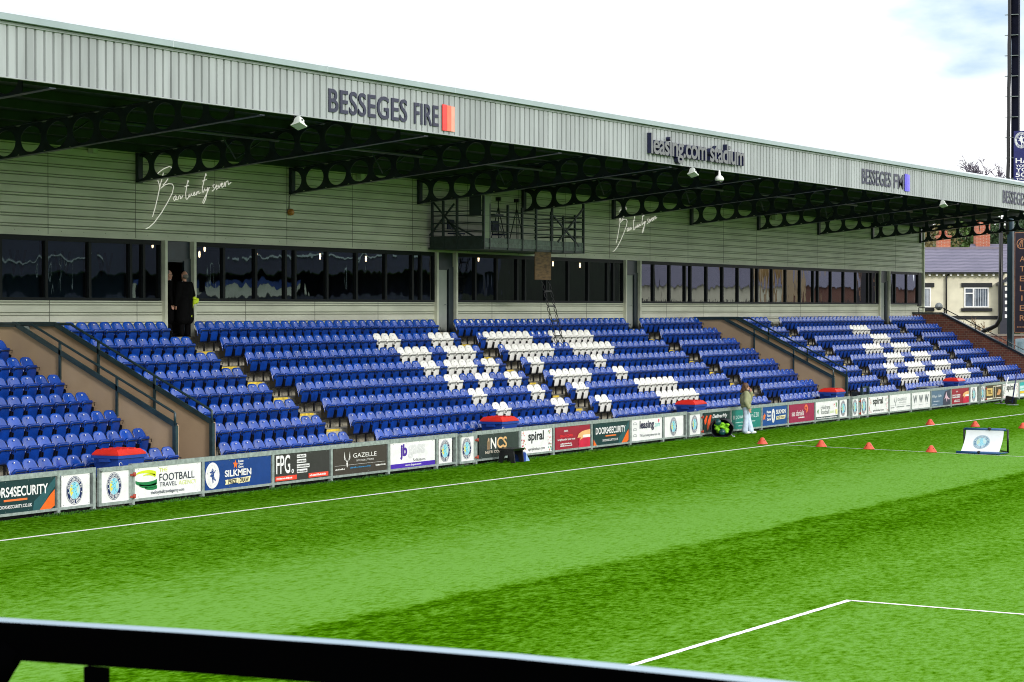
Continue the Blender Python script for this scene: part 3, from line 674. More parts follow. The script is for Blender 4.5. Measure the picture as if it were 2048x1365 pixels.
def doors_board(k, label):
    b = Board(*BOARDS[k], (14, 50, 54), label)
    b.p_((36, 84, 90), [(1, .97), (.86, .6), (.72, .3), (.70, .02), (.80, .02), (.93, .5), (1, .7)], [(.0, .35), (.12, .02), (.02, .02)] if k != 1 else [(0, .3), (.1, .02), (0, .02)])
    b.p_((242, 104, 30), [(.79, .02), (.85, .2), (.93, .45), (.99, .6), (.99, .1), (.94, .02)], [(.0, .3), (.09, .02), (0, .02)])
    b.t_('DOORS4SECURITY', .06, .50, .90, .80, W_, .022); b.r_((244, 120, 60), (.33, .37, .63, .43)); b.t_('DOORS4SECURITY.CO.UK', .25, .16, .69, .26, W_, .012)
def spiral_board(k, label, seed, extra=True):
    b = Board(*BOARDS[k], W_, label); rr = random.Random(seed)
    b.t_('spiral', .22, .42, .73, .93, (38, 38, 44), .03)
    if extra: b.t_('spiralcolour.com', .22, .09, .76, .25, (60, 60, 66), .01)
    for c in ((226, 60, 100), (190, 30, 70), (90, 170, 160), (240, 150, 170), (120, 160, 60), (230, 120, 60)):
        L = []
        for q in range(9):
            u = rr.choice((rr.uniform(.01, .13), rr.uniform(.86, .985))); v = rr.uniform(.06, .92); r = rr.uniform(.012, .03); L.append([(u + r / 2.3 * math.cos(R(60 * a)), v + r / .7 * math.sin(R(60 * a))) for a in range(6)])
        b.p_(c, *L, name='dots')
def costa_board(k, label):
    b = Board(*BOARDS[k], (150, 24, 50), label); b.t_('COSTA', .24, .76, .36, .84, W_, .03)
    if k == 11: b.t_('GREAT COFFEE', .12, .54, .50, .64, (236, 40, 50), .03); b.t_('is right under your nose', .06, .37, .56, .49, W_, .02)
    else: b.t_('GREAT COFFEE', .02, .52, .50, .62, W_, .03); b.dash(W_, .04, .48, .40, .09, 3)
    b.dash(W_, .14, .46, .23, .05, 4).dash(W_, .13, .47, .14, .05, 5)
    b.r_((214, 34, 70), (.66, .0, 1, .44), name='cup'); b.r_((170, 22, 56), *[(.68 + i * .035, 0, .69 + i * .035, .42) for i in range(9)], name='cup_ribs')
    b.p_((236, 180, 120), [(.62, .45), (.66, .62), (.76, .72), (.88, .76), (1, .78), (1, .56), (.84, .52), (.76, .40), (.70, .34), (.72, .46)]); b.r_((248, 236, 226), (.78, .44, 1, .56), name='cup_lid')
def crest_board(x0, x1, label): return Board(x0, x1, W_, label, name='crest_board', cat='sign board', group='white crest boards by the gates').crest(.46, .5)
Board(*BOARDS[0], W_, 'plain white board at the far left end of the barrier')
doors_board(1, 'dark green board with orange corner at the left edge of the photo')
crest_board(*BOARDS[2], 'white crest board beside the leftmost gate, under the nearest bin')
b = Board(*BOARDS[3], W_, 'white board with a lime and green swirl logo')
b.p_((206, 220, 40), arc(.18, .78, .15, .12, 175, 20, .03, .16), arc(.22, .72, .09, .06, 170, 0, .02, .10)); b.p_((24, 120, 66), arc(.18, .62, .16, .10, 190, 345, .10, .17), arc(.2, .52, .13, .10, 200, 345, .08, .13), arc(.24, .42, .1, .09, 215, 345, .06, .11))
b.t_('THE', .37, .80, .49, .92, (214, 224, 70), 0).t_('FOOTBALL', .37, .50, .90, .74, (34, 44, 60), .005).t_('TRAVEL', .37, .32, .63, .46, (34, 44, 60), .0).t_('AGENCY', .66, .32, .93, .46, (222, 232, 140), -.005).t_('thefootballtravelagency.com', .24, .08, .74, .22, (70, 76, 90), .01)
b = Board(*BOARDS[4], (14, 58, 128), 'blue prize draw board with white crest disc and orange star')
b.crest(.105, .5, .27, .29, CMW).p_((244, 110, 40), [(.45, .96), (.462, .84), (.485, .84), (.468, .75), (.475, .64), (.445, .74), (.425, .66), (.43, .78), (.41, .86), (.437, .86)])
for q, s_ in enumerate(('Raise', 'Your', 'Game')): b.t_(s_, .49, .86 - q * .095, .57, .94 - q * .095, W_, .02)
b.t_('SILKMEN', .285, .40, .69, .63, W_, .03).p_((240, 224, 180), [(.29, .14), (.485, .17), (.49, .34), (.29, .30), (.30, .22)], [(.49, .14), (.66, .17), (.68, .36), (.49, .32)]).t_('PRIZE', .335, .16, .465, .31, (24, 24, 30), .03, .1).t_('DRAW', .51, .17, .65, .32, (24, 24, 30), .03, .1)
b = Board(*BOARDS[5], (52, 50, 50), 'dark grey board with tall white letters and two red bars')
b.t_('FPG', .02, .30, .27, .95, W_, .012).c_(W_, .315, .36, .05).c_((30, 30, 30), .315, .36, .022).r_(W_, (.39, .80, .56, .92), (.39, .62, .56, .75), (.39, .44, .62, .57), (.39, .27, .58, .40))
for q in range(4): b.dash((60, 58, 58), .40, (.55, .55, .61, .57)[q], .83 - q * .178, .06, 10 + q)
b.r_((232, 72, 52), (.0, .06, .385, .22)).r_((232, 72, 52), (.60, .06, .97, .22)).dash(W_, .02, .30, .11, .06, 21).dash(W_, .62, .92, .11, .06, 22)
def gazelle(k, bg, fg, label):
    b = Board(*BOARDS[k], bg, label); b.p_(fg, [(.20, .86), (.215, .62), (.245, .5), (.25, .44), (.225, .52), (.195, .64)], [(.30, .86), (.285, .62), (.255, .5), (.25, .44), (.275, .52), (.305, .64)], [(.235, .45), (.265, .45), (.255, .28), (.245, .28)], [(.19, .66), (.23, .55), (.235, .5), (.2, .56)], [(.31, .66), (.27, .55), (.265, .5), (.3, .56)])
    b.t_('GAZELLE', .36, .60, .80, .76, fg, 0, 0).t_('SITE SOLUTIONS', .42, .46, .75, .52, fg, 0).r_(fg, (.02, .355, .96, .362)).dash(fg, .03, .2, .2, .05, 31).dash((60, 130, 180) if k == 6 else fg, .3, .68, .22, .05, 32).dash(fg, .78, .97, .22, .05, 33)
gazelle(6, (62, 54, 50), (236, 232, 228), 'brown-black board with white antelope head logo')
b = Board(*BOARDS[7], W_, 'white board with purple letters and purple base band')
b.t_('jb', .21, .32, .37, .92, (74, 38, 150), .05).t_('gass', .39, .36, .77, .88, (216, 216, 218), .03).t_('Solicitors', .50, .23, .78, .34, (90, 90, 96), .0).r_((70, 34, 168), (0, .02, 1, .19)).t_('www.jbgass.com', .32, .06, .68, .15, W_, .02)
crest_board(*BOARDS[8], 'white crest board just left of the gate near the black stool')
b = Board(*BOARDS[9], (46, 56, 54), 'charcoal green board with white and gold initials behind black stool')
b.t_('N', .29, .38, .43, .83, (240, 236, 226), .02).t_('CS', .45, .38, .70, .83, (226, 180, 120), .02).r_((196, 160, 120), *[(.20 + q * .014, .36, .206 + q * .014, .72) for q in range(5)]).c_((190, 160, 130), .235, .76, .05).t_('NETRI COSMETICS', .15, .20, .76, .31, (226, 214, 196), .01)
spiral_board(10, 'white board with pink and green dots right of black stool', 5)
costa_board(11, 'crimson board with cream topped cup, nearer one of two')
doors_board(12, 'dark green board with orange corners at the middle of the barrier')
b = Board(*BOARDS[13], W_, 'white board with navy and teal lettering and a pink pin')
b.t_('leasing', .25, .44, .73, .92, (34, 30, 66), .04).t_('.com', .74, .58, .93, .74, (120, 200, 196), .01).t_('THE car leasing comparison site', .25, .14, .93, .30, (80, 84, 96), .0).c_((232, 70, 110), .89, .87, .045).p_((232, 70, 110), [(.87, .86), (.91, .86), (.885, .74)])
for v in (.76, .5, .22): b.r_((120, 124, 130), (.04, v, .15, v + .015), (.06, v + .09, .13, v + .105), (.04, v, .048, v + .09), (.142, v, .15, v + .09), name='icon')
crest_board(*BOARDS[14], 'wide white crest board just left of the ball bag gate')
b = Board(*BOARDS[15], (16, 44, 46), 'dark board with orange slashes behind the ball bag')
b.p_((242, 84, 30), [(.02, .62), (.1, .86), (.15, .84), (.1, .5), (.05, .40)], [(.16, .6), (.24, .88), (.3, .86), (.24, .4), (.15, .1), (.12, .3)]).t_('DeliverMy', .33, .64, .90, .88, W_, .02, .25)
b = Board(*BOARDS[16], (24, 124, 114), 'teal board behind the standing woman')
b.t_('powerdown220', .12, .46, .93, .78, (220, 240, 236), -.012).t_('W', .02, .5, .08, .72, W_, .02).dash((200, 230, 226), .1, .8, .33, .04, 41).dash((200, 230, 226), .2, .6, .16, .04, 42)
b = Board(*BOARDS[17], (14, 70, 140), 'blue board with orange star right of the standing woman')
b.p_((244, 120, 40), [(.08, .7), (.10, .58), (.13, .6), (.09, .46), (.10, .3), (.05, .42), (.0, .3), (.03, .5), (.0, .56), (.05, .58)])
for q, s_ in enumerate(('Raise', 'Your', 'Game')): b.t_(s_, .16, .66 - q * .19, .33, .80 - q * .19, W_, .03)
b.crest(.43, .5, .16, .24, CMW).t_('SILKMEN', .54, .58, .94, .80, W_, .03).p_((240, 224, 180), [(.55, .28), (.92, .30), (.94, .5), (.55, .46)]).t_('PRIZE DRAW', .58, .32, .9, .44, (24, 24, 30), .03)
b = Board(*BOARDS[18], (150, 26, 72), 'maroon board with orange ribbon swirl')
b.t_('sas daniels', .10, .36, .58, .66, W_, .0).dash(W_, .36, .6, .22, .07, 51).p_((246, 110, 70), [(.66, .95), (.72, .86), (.75, .7), (.73, .55), (.66, .46), (.68, .6), (.70, .72), (.67, .82), (.62, .74), (.60, .84)], [(.60, .84), (.60, .7), (.66, .62), (.70, .68), (.63, .72)])
b = Board(*BOARDS[19], (248, 248, 238), 'white football club board with dark base band and cartoonless corners')
b.t_('childrens', .22, .56, .64, .78, (44, 60, 60), .0).t_('football', .22, .30, .60, .54, (44, 60, 60), .0).t_('.com', .62, .32, .82, .44, (190, 220, 130), .0).r_((46, 62, 68), (.0, .02, 1, .17)).dash(W_, .03, .97, .06, .06, 61).p_((220, 60, 60), [(.80, .72), (.83, .84), (.85, .74)], [(.82, .66), (.84, .7), (.83, .62)]).p_((120, 160, 110), [(.9, .9), (.96, .84), (.94, .6), (.91, .7)], [(.05, .5), (.12, .6), (.1, .3)]).p_((240, 230, 150), [(.88, .5), (.97, .5), (.97, .24), (.9, .24)])
b.t['label'] = 'white and cream board with dark base band left of far gate'
crest_board(*BOARDS[20], 'narrow white crest board left of the gate by the far stairway')
crest_board(*BOARDS[21], 'narrow white crest board right of the gate by the far stairway')
spiral_board(22, 'white dotted board right of the gate by the far stairway', 9)
gazelle(23, (244, 246, 246), (96, 108, 112), 'white board with faint grey antelope head logo')
b = Board(*BOARDS[24], (242, 245, 247), 'white board with three grey W shapes')
for q in (.06, .38, .70): b.t_('W', q, .34, q + .22, .82, (96, 104, 110), .03).dash((190, 194, 198), q, q + .2, .22, .04, 70)
b = Board(*BOARDS[25], (86, 110, 136), 'slate blue board with pale script and dancer figure')
b.t_('Village Cafe', .03, .52, .52, .72, (226, 232, 238), .0, .3).dash((214, 222, 230), .1, .42, .3, .05, 71).dash((214, 222, 230), .02, .28, .1, .04, 72).p_((58, 58, 80), [(.6, .02), (.62, .5), (.72, .9), (.98, .98), (.98, .02)]).p_((214, 180, 196), [(.78, .86), (.82, .6), (.9, .46), (.97, .38), (.9, .36), (.82, .44), (.8, .2), (.76, .44), (.66, .46), (.64, .36), (.70, .5)])
costa_board(26, 'crimson board with cream topped cup, farther one of two')
crest_board(*BOARDS[27], 'farthest white crest board near the blue and white poles')
b = Board(*BOARDS[28], (70, 54, 40), 'brown board with cream panels beside the poles')
b.r_((214, 184, 110), (.02, .3, .4, .8)).r_((240, 226, 196), (.02, .06, .4, .16), (.44, .1, .6, .92)).r_((54, 40, 34), (.46, .14, .58, .88)).p_((206, 150, 100), [(.66, .3), (.8, .7), (.96, .6), (.86, .3)]).r_((226, 216, 206), (.64, .08, .96, .14), (.64, .86, .96, .93)).t_('TEL', .08, .42, .34, .68, (90, 60, 30), .02)
spiral_board(29, 'farthest white dotted board behind the blue and white poles', 12, False)
b = Board(*BOARDS[30], (40, 170, 170), 'teal and white striped board with yellow strip at the right edge'); b.r_((200, 240, 236), (0, .55, 1, .75), (0, .4, 1, .5)).r_((244, 196, 50), (.0, .22, 1, .38)).r_(W_, (0, .02, 1, .2))
Board(*BOARDS[31], W_, 'plain white board at the far right end of the barrier')
for k, (a, b_) in enumerate(LEAF):
    lab = ['leftmost steel crest gate with red hinges, below the nearest bin', 'steel crest gate with red hinges left of the black stool', 'steel crest gate with orange hinges left of the ball bag', 'steel crest gate with pinkish hinges near the far stairway', 'farthest steel crest gate with red hinges'][k]
    g = thing('barrier_gate', ((a + b_) / 2, YB - .03, .06), lab, 'gate', 'hinged gates in the barrier'); y = YB - .04; m = MB()
    a += .03; b_ -= .03
    m.box(a, y, .07, a + .085, y + .06, .865); m.box(b_ - .085, y, .07, b_, y + .06, .865); m.box(a + .085, y, .78, b_ - .085, y + .06, .865); m.box(a + .085, y, .07, b_ - .085, y + .06, .135); m.build('gate_frame', galv, g)
    m = MB(); m.box(a + .085, y + .02, .135, b_ - .085, y + .035, .78); m.build('panel', paint(*W_), g)
    add_crest((a + b_) / 2 - .03, y + .016, .46, .255, .285, g)
    red = mat('red_hinge', (.36, .05, .03), .5, 0, .2)
    for z in (.66, .2):
        m = MB(); m.box(b_ - .06, y - .02, z - .02, b_ + .10, y + .0, z + .02); m.tube([(b_ + .03, y - .03, z - .04), (b_ + .03, y - .03, z + .05)], .02, 8); m.box(b_ + .06, y - .035, z - .035, b_ + .1, y - .005, z + .05); m.build('hinge', red, g)
    m = MB()
    for q in range(7): m.tube([(a - .05 + .02 * q, y - .02, .8 + .03 * math.sin(q)), (a - .03 + .02 * q, y - .03, .83 - .03 * math.cos(q * 2))], .008, 5)
    m.build('latch_chain', galvd, g)
# tufts of loose pile along the foot of the barrier
m = MB(); rr = random.Random(3)
for q in range(9000):
    x = 33 + 82 * rr.random() ** 1.3; y = YB - .02 - abs(rr.gauss(0, .16)); h = rr.uniform(.006, .035) * (1 + .8 * math.sin(x * 2.3) * math.sin(x * .7)); a = rr.uniform(0, 6.3); wd = rr.uniform(.008, .03); dx, dy = math.cos(a) * wd, math.sin(a) * wd
    if h > .012: m.add([(x - dx, y - dy, gz(y)), (x + dx, y + dy, gz(y)), (x + rr.uniform(-.03, .03), y + rr.uniform(-.03, .01), gz(y) + h)], [(0, 1, 2)])
tag(m.build('turf_edge', mat('turf_edge', (.03, .115, .006), .8, 0, .5, 5)), 'tufted turf edge along the foot of the boards', 'grass', kind='stuff')

# ------------------------------------------------------------------ signs on the roof edge and rear wall
navyl = paint(18, 23, 54)
def roof_sign(parts, bars, label, depth=.02):
    x0 = parts[0][1]; t = thing('roof_sign', (x0, 29.48, 8.6), label, 'sign', 'lettering signs on the pale roof edge')
    for s_, xa, xb, za, zb_, bo in parts:
        m = MB(); put_text(m, s_, (xa, 29.475, za), EX, EZ, xb - xa, zb_ - za, bo, 0, 1.05, depth=(0, -depth, 0)); m.build('lettering', navyl, t)
    for a, b, za, zb_, c in bars:
        m = MB(); m.box(a, 29.46, za, b, 29.478, zb_); m.build('colour_bar', paint(*c), t)
roof_sign([('BESSEGES', 47.26, 50.84, 8.675, 9.225, .012), ('FIRE', 51.18, 52.39, 8.675, 9.19, .012)], [(52.56, 52.77, 8.6, 9.25, (232, 56, 50)), (52.79, 52.98, 8.6, 9.24, (238, 112, 84)), (53.0, 53.18, 8.6, 9.23, (242, 158, 136))], 'navy sign with three red bars on the roof edge')
roof_sign([('BESSEGES', 83.72, 86.95, 8.7, 9.26, .012), ('FM', 87.3, 88.42, 8.7, 9.24, .012)], [(88.55, 88.75, 8.64, 9.3, (84, 74, 214)), (88.76, 88.95, 8.64, 9.29, (104, 92, 224)), (88.96, 89.14, 8.65, 9.28, (130, 120, 230))], 'navy sign with blue bars on the roof edge')
roof_sign([('BESSEGES', 101.74, 105.3, 8.7, 9.26, .012)], [], 'navy sign at the far right end of the roof edge')
t = thing('roof_sign', (68.5, 29.4, 8.6), 'raised three dimensional dark grey letters along middle of the roof edge', 'sign')
m = MB(); put_text(m, 'leasing.com stadium', (64.92, 29.36, 8.54), EX, EZ, 7.28, .80, .02, 0, .92, depth=(0, -.13, 0)); m.m = [0] * len(m.f)
nf = len(text_data('leasing.com stadium', .02, 0, .92)[1])
m.m = [0] * nf + [1] * (len(m.f) - nf); m.build('lettering', [mat('letter_face', (.13, .135, .14), .4, 0, .05), paint(26, 30, 64)], t)
STROKES = [[(52.66,7.76),(52.76,7.82),(52.91,7.89),(53.06,7.94),(53.18,7.97),(53.26,7.96),(53.29,7.92),(53.29,7.86)],[(52.91,7.79),(52.88,7.71),(52.84,7.61),(52.76,7.44),(52.67,7.17),(52.55,6.87),(52.42,6.6)],[(52.66,7.58),(52.71,7.5),(52.74,7.39)],[(53.12,7.64),(53.01,7.54),(52.89,7.46)],[(52.79,7.37),(52.95,7.46),(53.14,7.51),(53.31,7.51),(53.38,7.44),(53.31,7.26),(53.1,7.01),(52.83,6.73),(52.5,6.45),(52.27,6.32),(52.12,6.27)],[(53.48,7.2),(53.4,7.17),(53.37,7.11),(53.41,7.06),(53.46,7.1),(53.5,7.18),(53.48,7.11),(53.53,7.09),(53.58,7.11),(53.61,7.19),(53.64,7.21),(53.7,7.19),(53.68,7.12),(53.74,7.15),(53.8,7.22)],[(54.08,7.59),(54.04,7.65),(53.99,7.52),(53.93,7.29),(53.94,7.15),(53.98,7.12),(54.06,7.18),(54.09,7.27),(54.1,7.2),(54.16,7.22),(54.19,7.29),(54.23,7.23),(54.3,7.26),(54.36,7.31),(54.33,7.34),(54.3,7.3),(54.32,7.24),(54.4,7.27),(54.44,7.34),(54.44,7.26),(54.49,7.36),(54.54,7.37),(54.55,7.3),(54.62,7.33)],[(53.89,7.46),(54.08,7.51)],[(54.9,7.81),(54.88,7.87),(54.81,7.71),(54.71,7.46),(54.71,7.35),(54.76,7.35),(54.83,7.45),(54.86,7.39),(54.92,7.42),(54.98,7.5),(54.93,7.33),(54.87,7.17),(54.77,7.04),(54.72,7.07),(54.8,7.18),(54.93,7.33),(55.05,7.5)],[(54.71,7.65),(54.92,7.71)],[(55.29,7.59),(55.2,7.54),(55.28,7.49),(55.28,7.45),(55.18,7.4)],[(55.33,7.5),(55.43,7.55),(55.39,7.58),(55.35,7.53),(55.38,7.45),(55.46,7.49),(55.5,7.58),(55.53,7.51),(55.61,7.63),(55.64,7.58),(55.7,7.63),(55.66,7.65),(55.62,7.59),(55.66,7.52),(55.75,7.57),(55.79,7.67),(55.81,7.55),(55.85,7.68),(55.94,7.72),(55.97,7.61),(56.1,7.68)]]
script_mat = mat('sign_white', (.82, .80, .72), .4, 0, 0, emit=.35)  # white strokes with a weak emission
for dx, lab in ((0, 'white handwritten script sign on the wall above the open doorway'), (28.9, 'white handwritten script sign on the wall right of the gantry')):
    t = thing('script_sign', (52.2 + dx, 38.22, 6.3), lab, 'sign', 'white script signs on the rear wall'); m = MB()
    for q in STROKES: m.tube([(x + dx, 38.2, z) for x, z in q], .012, 6)
    m.build('lettering', script_mat, t)
# ------------------------------------------------------------------ lamps, camera, alarm boxes
whitep = mat('white_housing', (.62, .66, .62), .35, 0, .06)
for x, s_, lab in ((45.85, .8, 'white floodlight under the roof edge left of the red bar sign'), (68.06, 1, 'white floodlight under the middle roof edge lettering'), (93.08, 1, 'white floodlight under the far roof edge')):
    t = thing('floodlight', (x, 29.4, 8.3), lab, 'floodlight', 'white floodlights under the roof edge')
    ax = Vector((-.35, -.25, -.9)).normalized(); u = Vector((.9, -.1, -.32)).normalized(); v = ax.cross(u).normalized(); u = v.cross(ax); c = Vector((x - .02, 29.38, 8.31)); m = MB()
    def ring(d, a, b): return [c + ax * d + u * sx * a + v * sy * b for sx, sy in ((-1, -1), (1, -1), (1, 1), (-1, 1))]
    rs = [ring(-.17, .04, .04), ring(-.13, .06, .07), ring(-.04, .085, .085), ring(.04, .125, .11), ring(.04, .14, .125), ring(.07, .14, .125)]
    vs = [p for r_ in rs for p in r_]; m.add(vs, [(0, 1, 2, 3), (20, 23, 22, 21)] + [(k * 4 + j, k * 4 + (j + 1) % 4, k * 4 + 4 + (j + 1) % 4, k * 4 + 4 + j) for k in range(5) for j in range(4)])
    m.capsule(c + u * .06 - ax * .12, .055, c + u * .13 - ax * .12, .05); m.build('housing', whitep, t)
    m = MB(); m.add(ring(.074, .12, .105), [(0, 1, 2, 3)]); m.build('lens', mat('lens', (.5, .52, .55), .15), t)
    m = MB(); m.bar(c - ax * .05 - v * .11, (x, 29.52, 8.5), .02, .03); m.bar(c - ax * .05 + v * .11, (x + .1, 29.56, 8.5), .02, .03); m.build('bracket', black, t)
t = thing('dome_camera', (70.22, 29.42, 8.25), 'white dome security camera hanging under the roof edge', 'security camera')
m = MB(); m.lathe((70.22, 29.42, 8.1), [(.02, .40), (.03, .38), (.045, .25), (.11, .2), (.14, .15), (.14, .09), (.10, .07)], 20); m.build('housing', white, t)
m = MB(); m.lathe((70.22, 29.42, 8.1), [(.10, .069), (.09, .03), (.05, -.01), (.0, -.02)], 16); m.build('dome', mat('smoked_dome', (.02, .02, .025), .08), t)
for x, z, lab in ((49.85, 8.26, 'small pale wall box high under the leftmost visible beams'), (63.02, 8.2, 'small pale wall box seen through the third beam'), (97.23, 8.09, 'small pale wall box high on the far wall')):
    t = thing('wall_box', (x, 38.2, z), lab, 'wall lamp', 'small pale boxes high on the rear wall'); m = MB(); m.box(x - .1, 38.1, z - .13, x + .1, 38.26, z + .1); m.build('housing', paint(190, 200, 180), t); m = MB(); m.box(x - .12, 38.12, z + .1, x + .16, 38.29, z + .17); m.build('bracket', black, t)
t = thing('alarm_bell', (59.19, 38.2, 6.96), 'small orange alarm sounder on the rear wall', 'alarm'); m = MB(); m.lathe((59.19, 38.28, 6.96), [(.09, 0), (.10, -.05), (.085, -.12), (.05, -.14)], 16, 'y'); m.build('sounder', mat('alarm_orange', (.45, .17, .02), .4, 0, .1), t)
m = MB(); m.tube([(59.19, 38.28, 7.05), (59.19, 38.28, 7.4), (59.3, 38.28, 7.5)], .012, 5); m.build('cable', black, t)
LAMPS = [(54.89, 5.94), (57.14, 5.72), (57.4, 5.89), (60.07, 5.78), (63.6, 5.78), (66.35, 5.76), (70.97, 5.86), (73.91, 5.9), (79.67, 5.82), (81.94, 5.8)]
for k, (x, z) in enumerate(LAMPS):
    t = thing('pendant_lamp', (x, 40, 6.1), 'glowing pendant lamp behind the bar windows, %s from the left' % ORD[k], 'pendant lamp', 'pendant lamps glowing behind the bar windows')
    m = MB(); m.tube([(x, 40, 6.1), (x, 40, z + .09)], .008, 5); m.build('cord', black, t)
    m = MB(); m.lathe((x, 40, z), [(.0, -.10), (.022, -.08), (.03, 0), (.024, .06), (.015, .09)], 10); m.build('bulb', lampg, t)

# ------------------------------------------------------------------ camera gantry and its ladder
G0, G1, GY, GZ = 67.3, 74.62, 36.27, 6.05
t = thing('camera_gantry', (71, 37.3, GZ), 'dark steel camera gantry hung from the beams above the bar windows', 'gantry')
gal2 = mat('gantry_steel', (.02, .034, .032), .45, 0, .3, 6)
m = MB(); m.box(G0, GY, GZ, G1, 38.25, GZ + .07); m.build('deck', gal2, t)
toe = mat('gantry_toeboard', (.12, .16, .14), .55, 0, .3, 7)
m = MB(); m.box(G0 + .02, GY - .012, GZ + .07, G1 - .02, GY + .03, GZ + .2); m.box(G0 + .02, GY + .0, GZ + .206, G1 - .02, GY + .03, GZ + .37); m.build('toeboard', toe, t)
m = MB(); m.box(G0 - .01, GY + .03, GZ + .07, G0 + .03, 38.2, GZ + .42); m.build('toeboard', gal2, t)
for x, y, z1 in ((G0 + .05, GY, 7.75), (G0 + .45, GY + .01, 7.5), (69.0, GY, 7.5), (70.0, GY, 7.45), (71.0, GY, 7.45), (72.1, GY, 7.4), (73.0, GY, 7.3), (73.9, GY, 7.35), (G1 - .06, GY, 7.75), (G0, 37.2, 7.7), (G0, 37.7, 7.6), (G0, 38.1, 7.7), (G1, 37.5, 7.7)):
    m = MB(); m.bar((x, y, GZ), (x, y, z1), .07 if z1 > 7.4 else .055, .07, up=(0, 1, 0)); m.build('post', gal2, t)
for z in (6.62, 6.88, 7.12, 7.26):
    m = MB(); m.tube([(G0, 38.1, z), (G0, GY, z), (G1, GY, z), (G1, 38.2, z)], .022, 6); m.build('rail', gal2, t)
for a, b in (((G1 - .05, GY, 7.6), (72.6, GY, 6.4)), ((72.2, GY, 7.3), (74.2, GY, 6.3)), ((G0, 37.5, 6.9), (G0, GY, 6.3)), ((G0, 38.1, 7.6), (G0, 37.0, 6.4)), ((G0, 38.2, 6.5), (G0, 37.3, 7.5))):
    m = MB(); m.bar(a, b, .05, .05); m.build('brace', gal2, t)
m = MB(); m.box(G0 + .12, GY - .02, 6.4, G0 + .50, GY + .02, 7.75); m.build('side_panel', paint(118, 138, 104), t)
m = MB(); m.box(G0 - .012, GY + .05, 7.1, G0 - .006, 36.75, 7.75); m.build('screen', mat('screen_green', (.02, .035, .03), .8), t)
m = MB(); m.box(G0 + 1.0, GY + .1, 7.12, G0 + 1.6, GY + .5, 7.2); m.build('shelf', gal2, t)
t = thing('timber_board', (71.7, 36.35, 5.1), 'plain timber board hanging below the gantry deck', 'board')
m = MB(); m.box(71.06, 36.33, 5.12, 72.22, 36.36, 6.04); m.build('board', mat('old_timber', (.13, .075, .03), .7, 0, .5, 3, stretch=(1, 1, 5)), t)
t = thing('folding_ladder', (72.4, 36.5, 2.7), 'black concertina ladder hanging from the gantry to the seats', 'ladder')
for sx in (0, .5):
    m = MB(); n = 13
    for q in range(n):
        za = 6.0 - q * .25; zb_ = za - .25; ya = 36.9 - q * .058; xa = 72.25 + sx + q * .012
        for sg in (-1, 1):
            m.bar((xa, ya, za), (xa + sg * .07, ya, za - .07), .018); m.bar((xa + sg * .07, ya, za - .07), (xa + sg * .07, ya - .03, zb_ + .07), .018); m.bar((xa + sg * .07, ya - .03, zb_ + .07), (xa + .012, ya - .058, zb_), .018)
    m.build('side_rail', blackm, t)
for q in range(1, 13, 2):
    z = 6.0 - q * .25; m = MB(); m.bar((72.25 + q * .012, 36.9 - q * .058, z), (72.75 + q * .012, 36.9 - q * .058, z), .03, .05); m.build('rung', blackm, t)
for x, lab in ((70.1, 'dark tripod on the gantry, left one of two'), (71.4, 'dark tripod on the gantry, right one of two')):
    t = thing('tripod', (x, 37.2, 6.12), lab, 'tripod', 'tripods on the gantry')
    for a in (90, 210, 330): m = MB(); m.tube([(x, 37.2, 7.5), (x + .35 * math.cos(R(a)), 37.2 + .35 * math.sin(R(a)), 6.12)], .018, 6); m.build('leg', black, t)
    m = MB(); m.tube([(x, 37.2, 7.45), (x, 37.2, 7.75)], .02, 6); m.box(x - .05, 37.12, 7.7, x + .05, 37.28, 7.82); m.build('head', black, t)
for x, y, lab in ((69.5, 36.8, 'dark blue folding chair on the gantry behind the toeboard'), (67.8, 37.5, 'dark blue folding chair at the left end of the gantry')):
    t = thing('folding_chair', (x, y, 6.12), lab, 'chair', 'folding chairs on the gantry'); nb = mat('chair_blue', (.012, .016, .06), .6)
    m = MB(); m.box(x - .22, y - .2, 6.55, x + .22, y + .2, 6.59); m.build('seat', nb, t)
    m = MB(); m.box(x - .22, y + .19, 6.7, x + .22, y + .23, 7.02); m.build('backrest', nb, t)
    for sx in (-.2, .2):
        m = MB(); m.tube([(x + sx, y - .22, 6.12), (x + sx, y + .2, 7.0)], .014, 6); m.build('leg', galvd, t); m = MB(); m.tube([(x + sx, y + .24, 6.12), (x + sx, y - .18, 6.55)], .014, 6); m.build('leg', galvd, t)

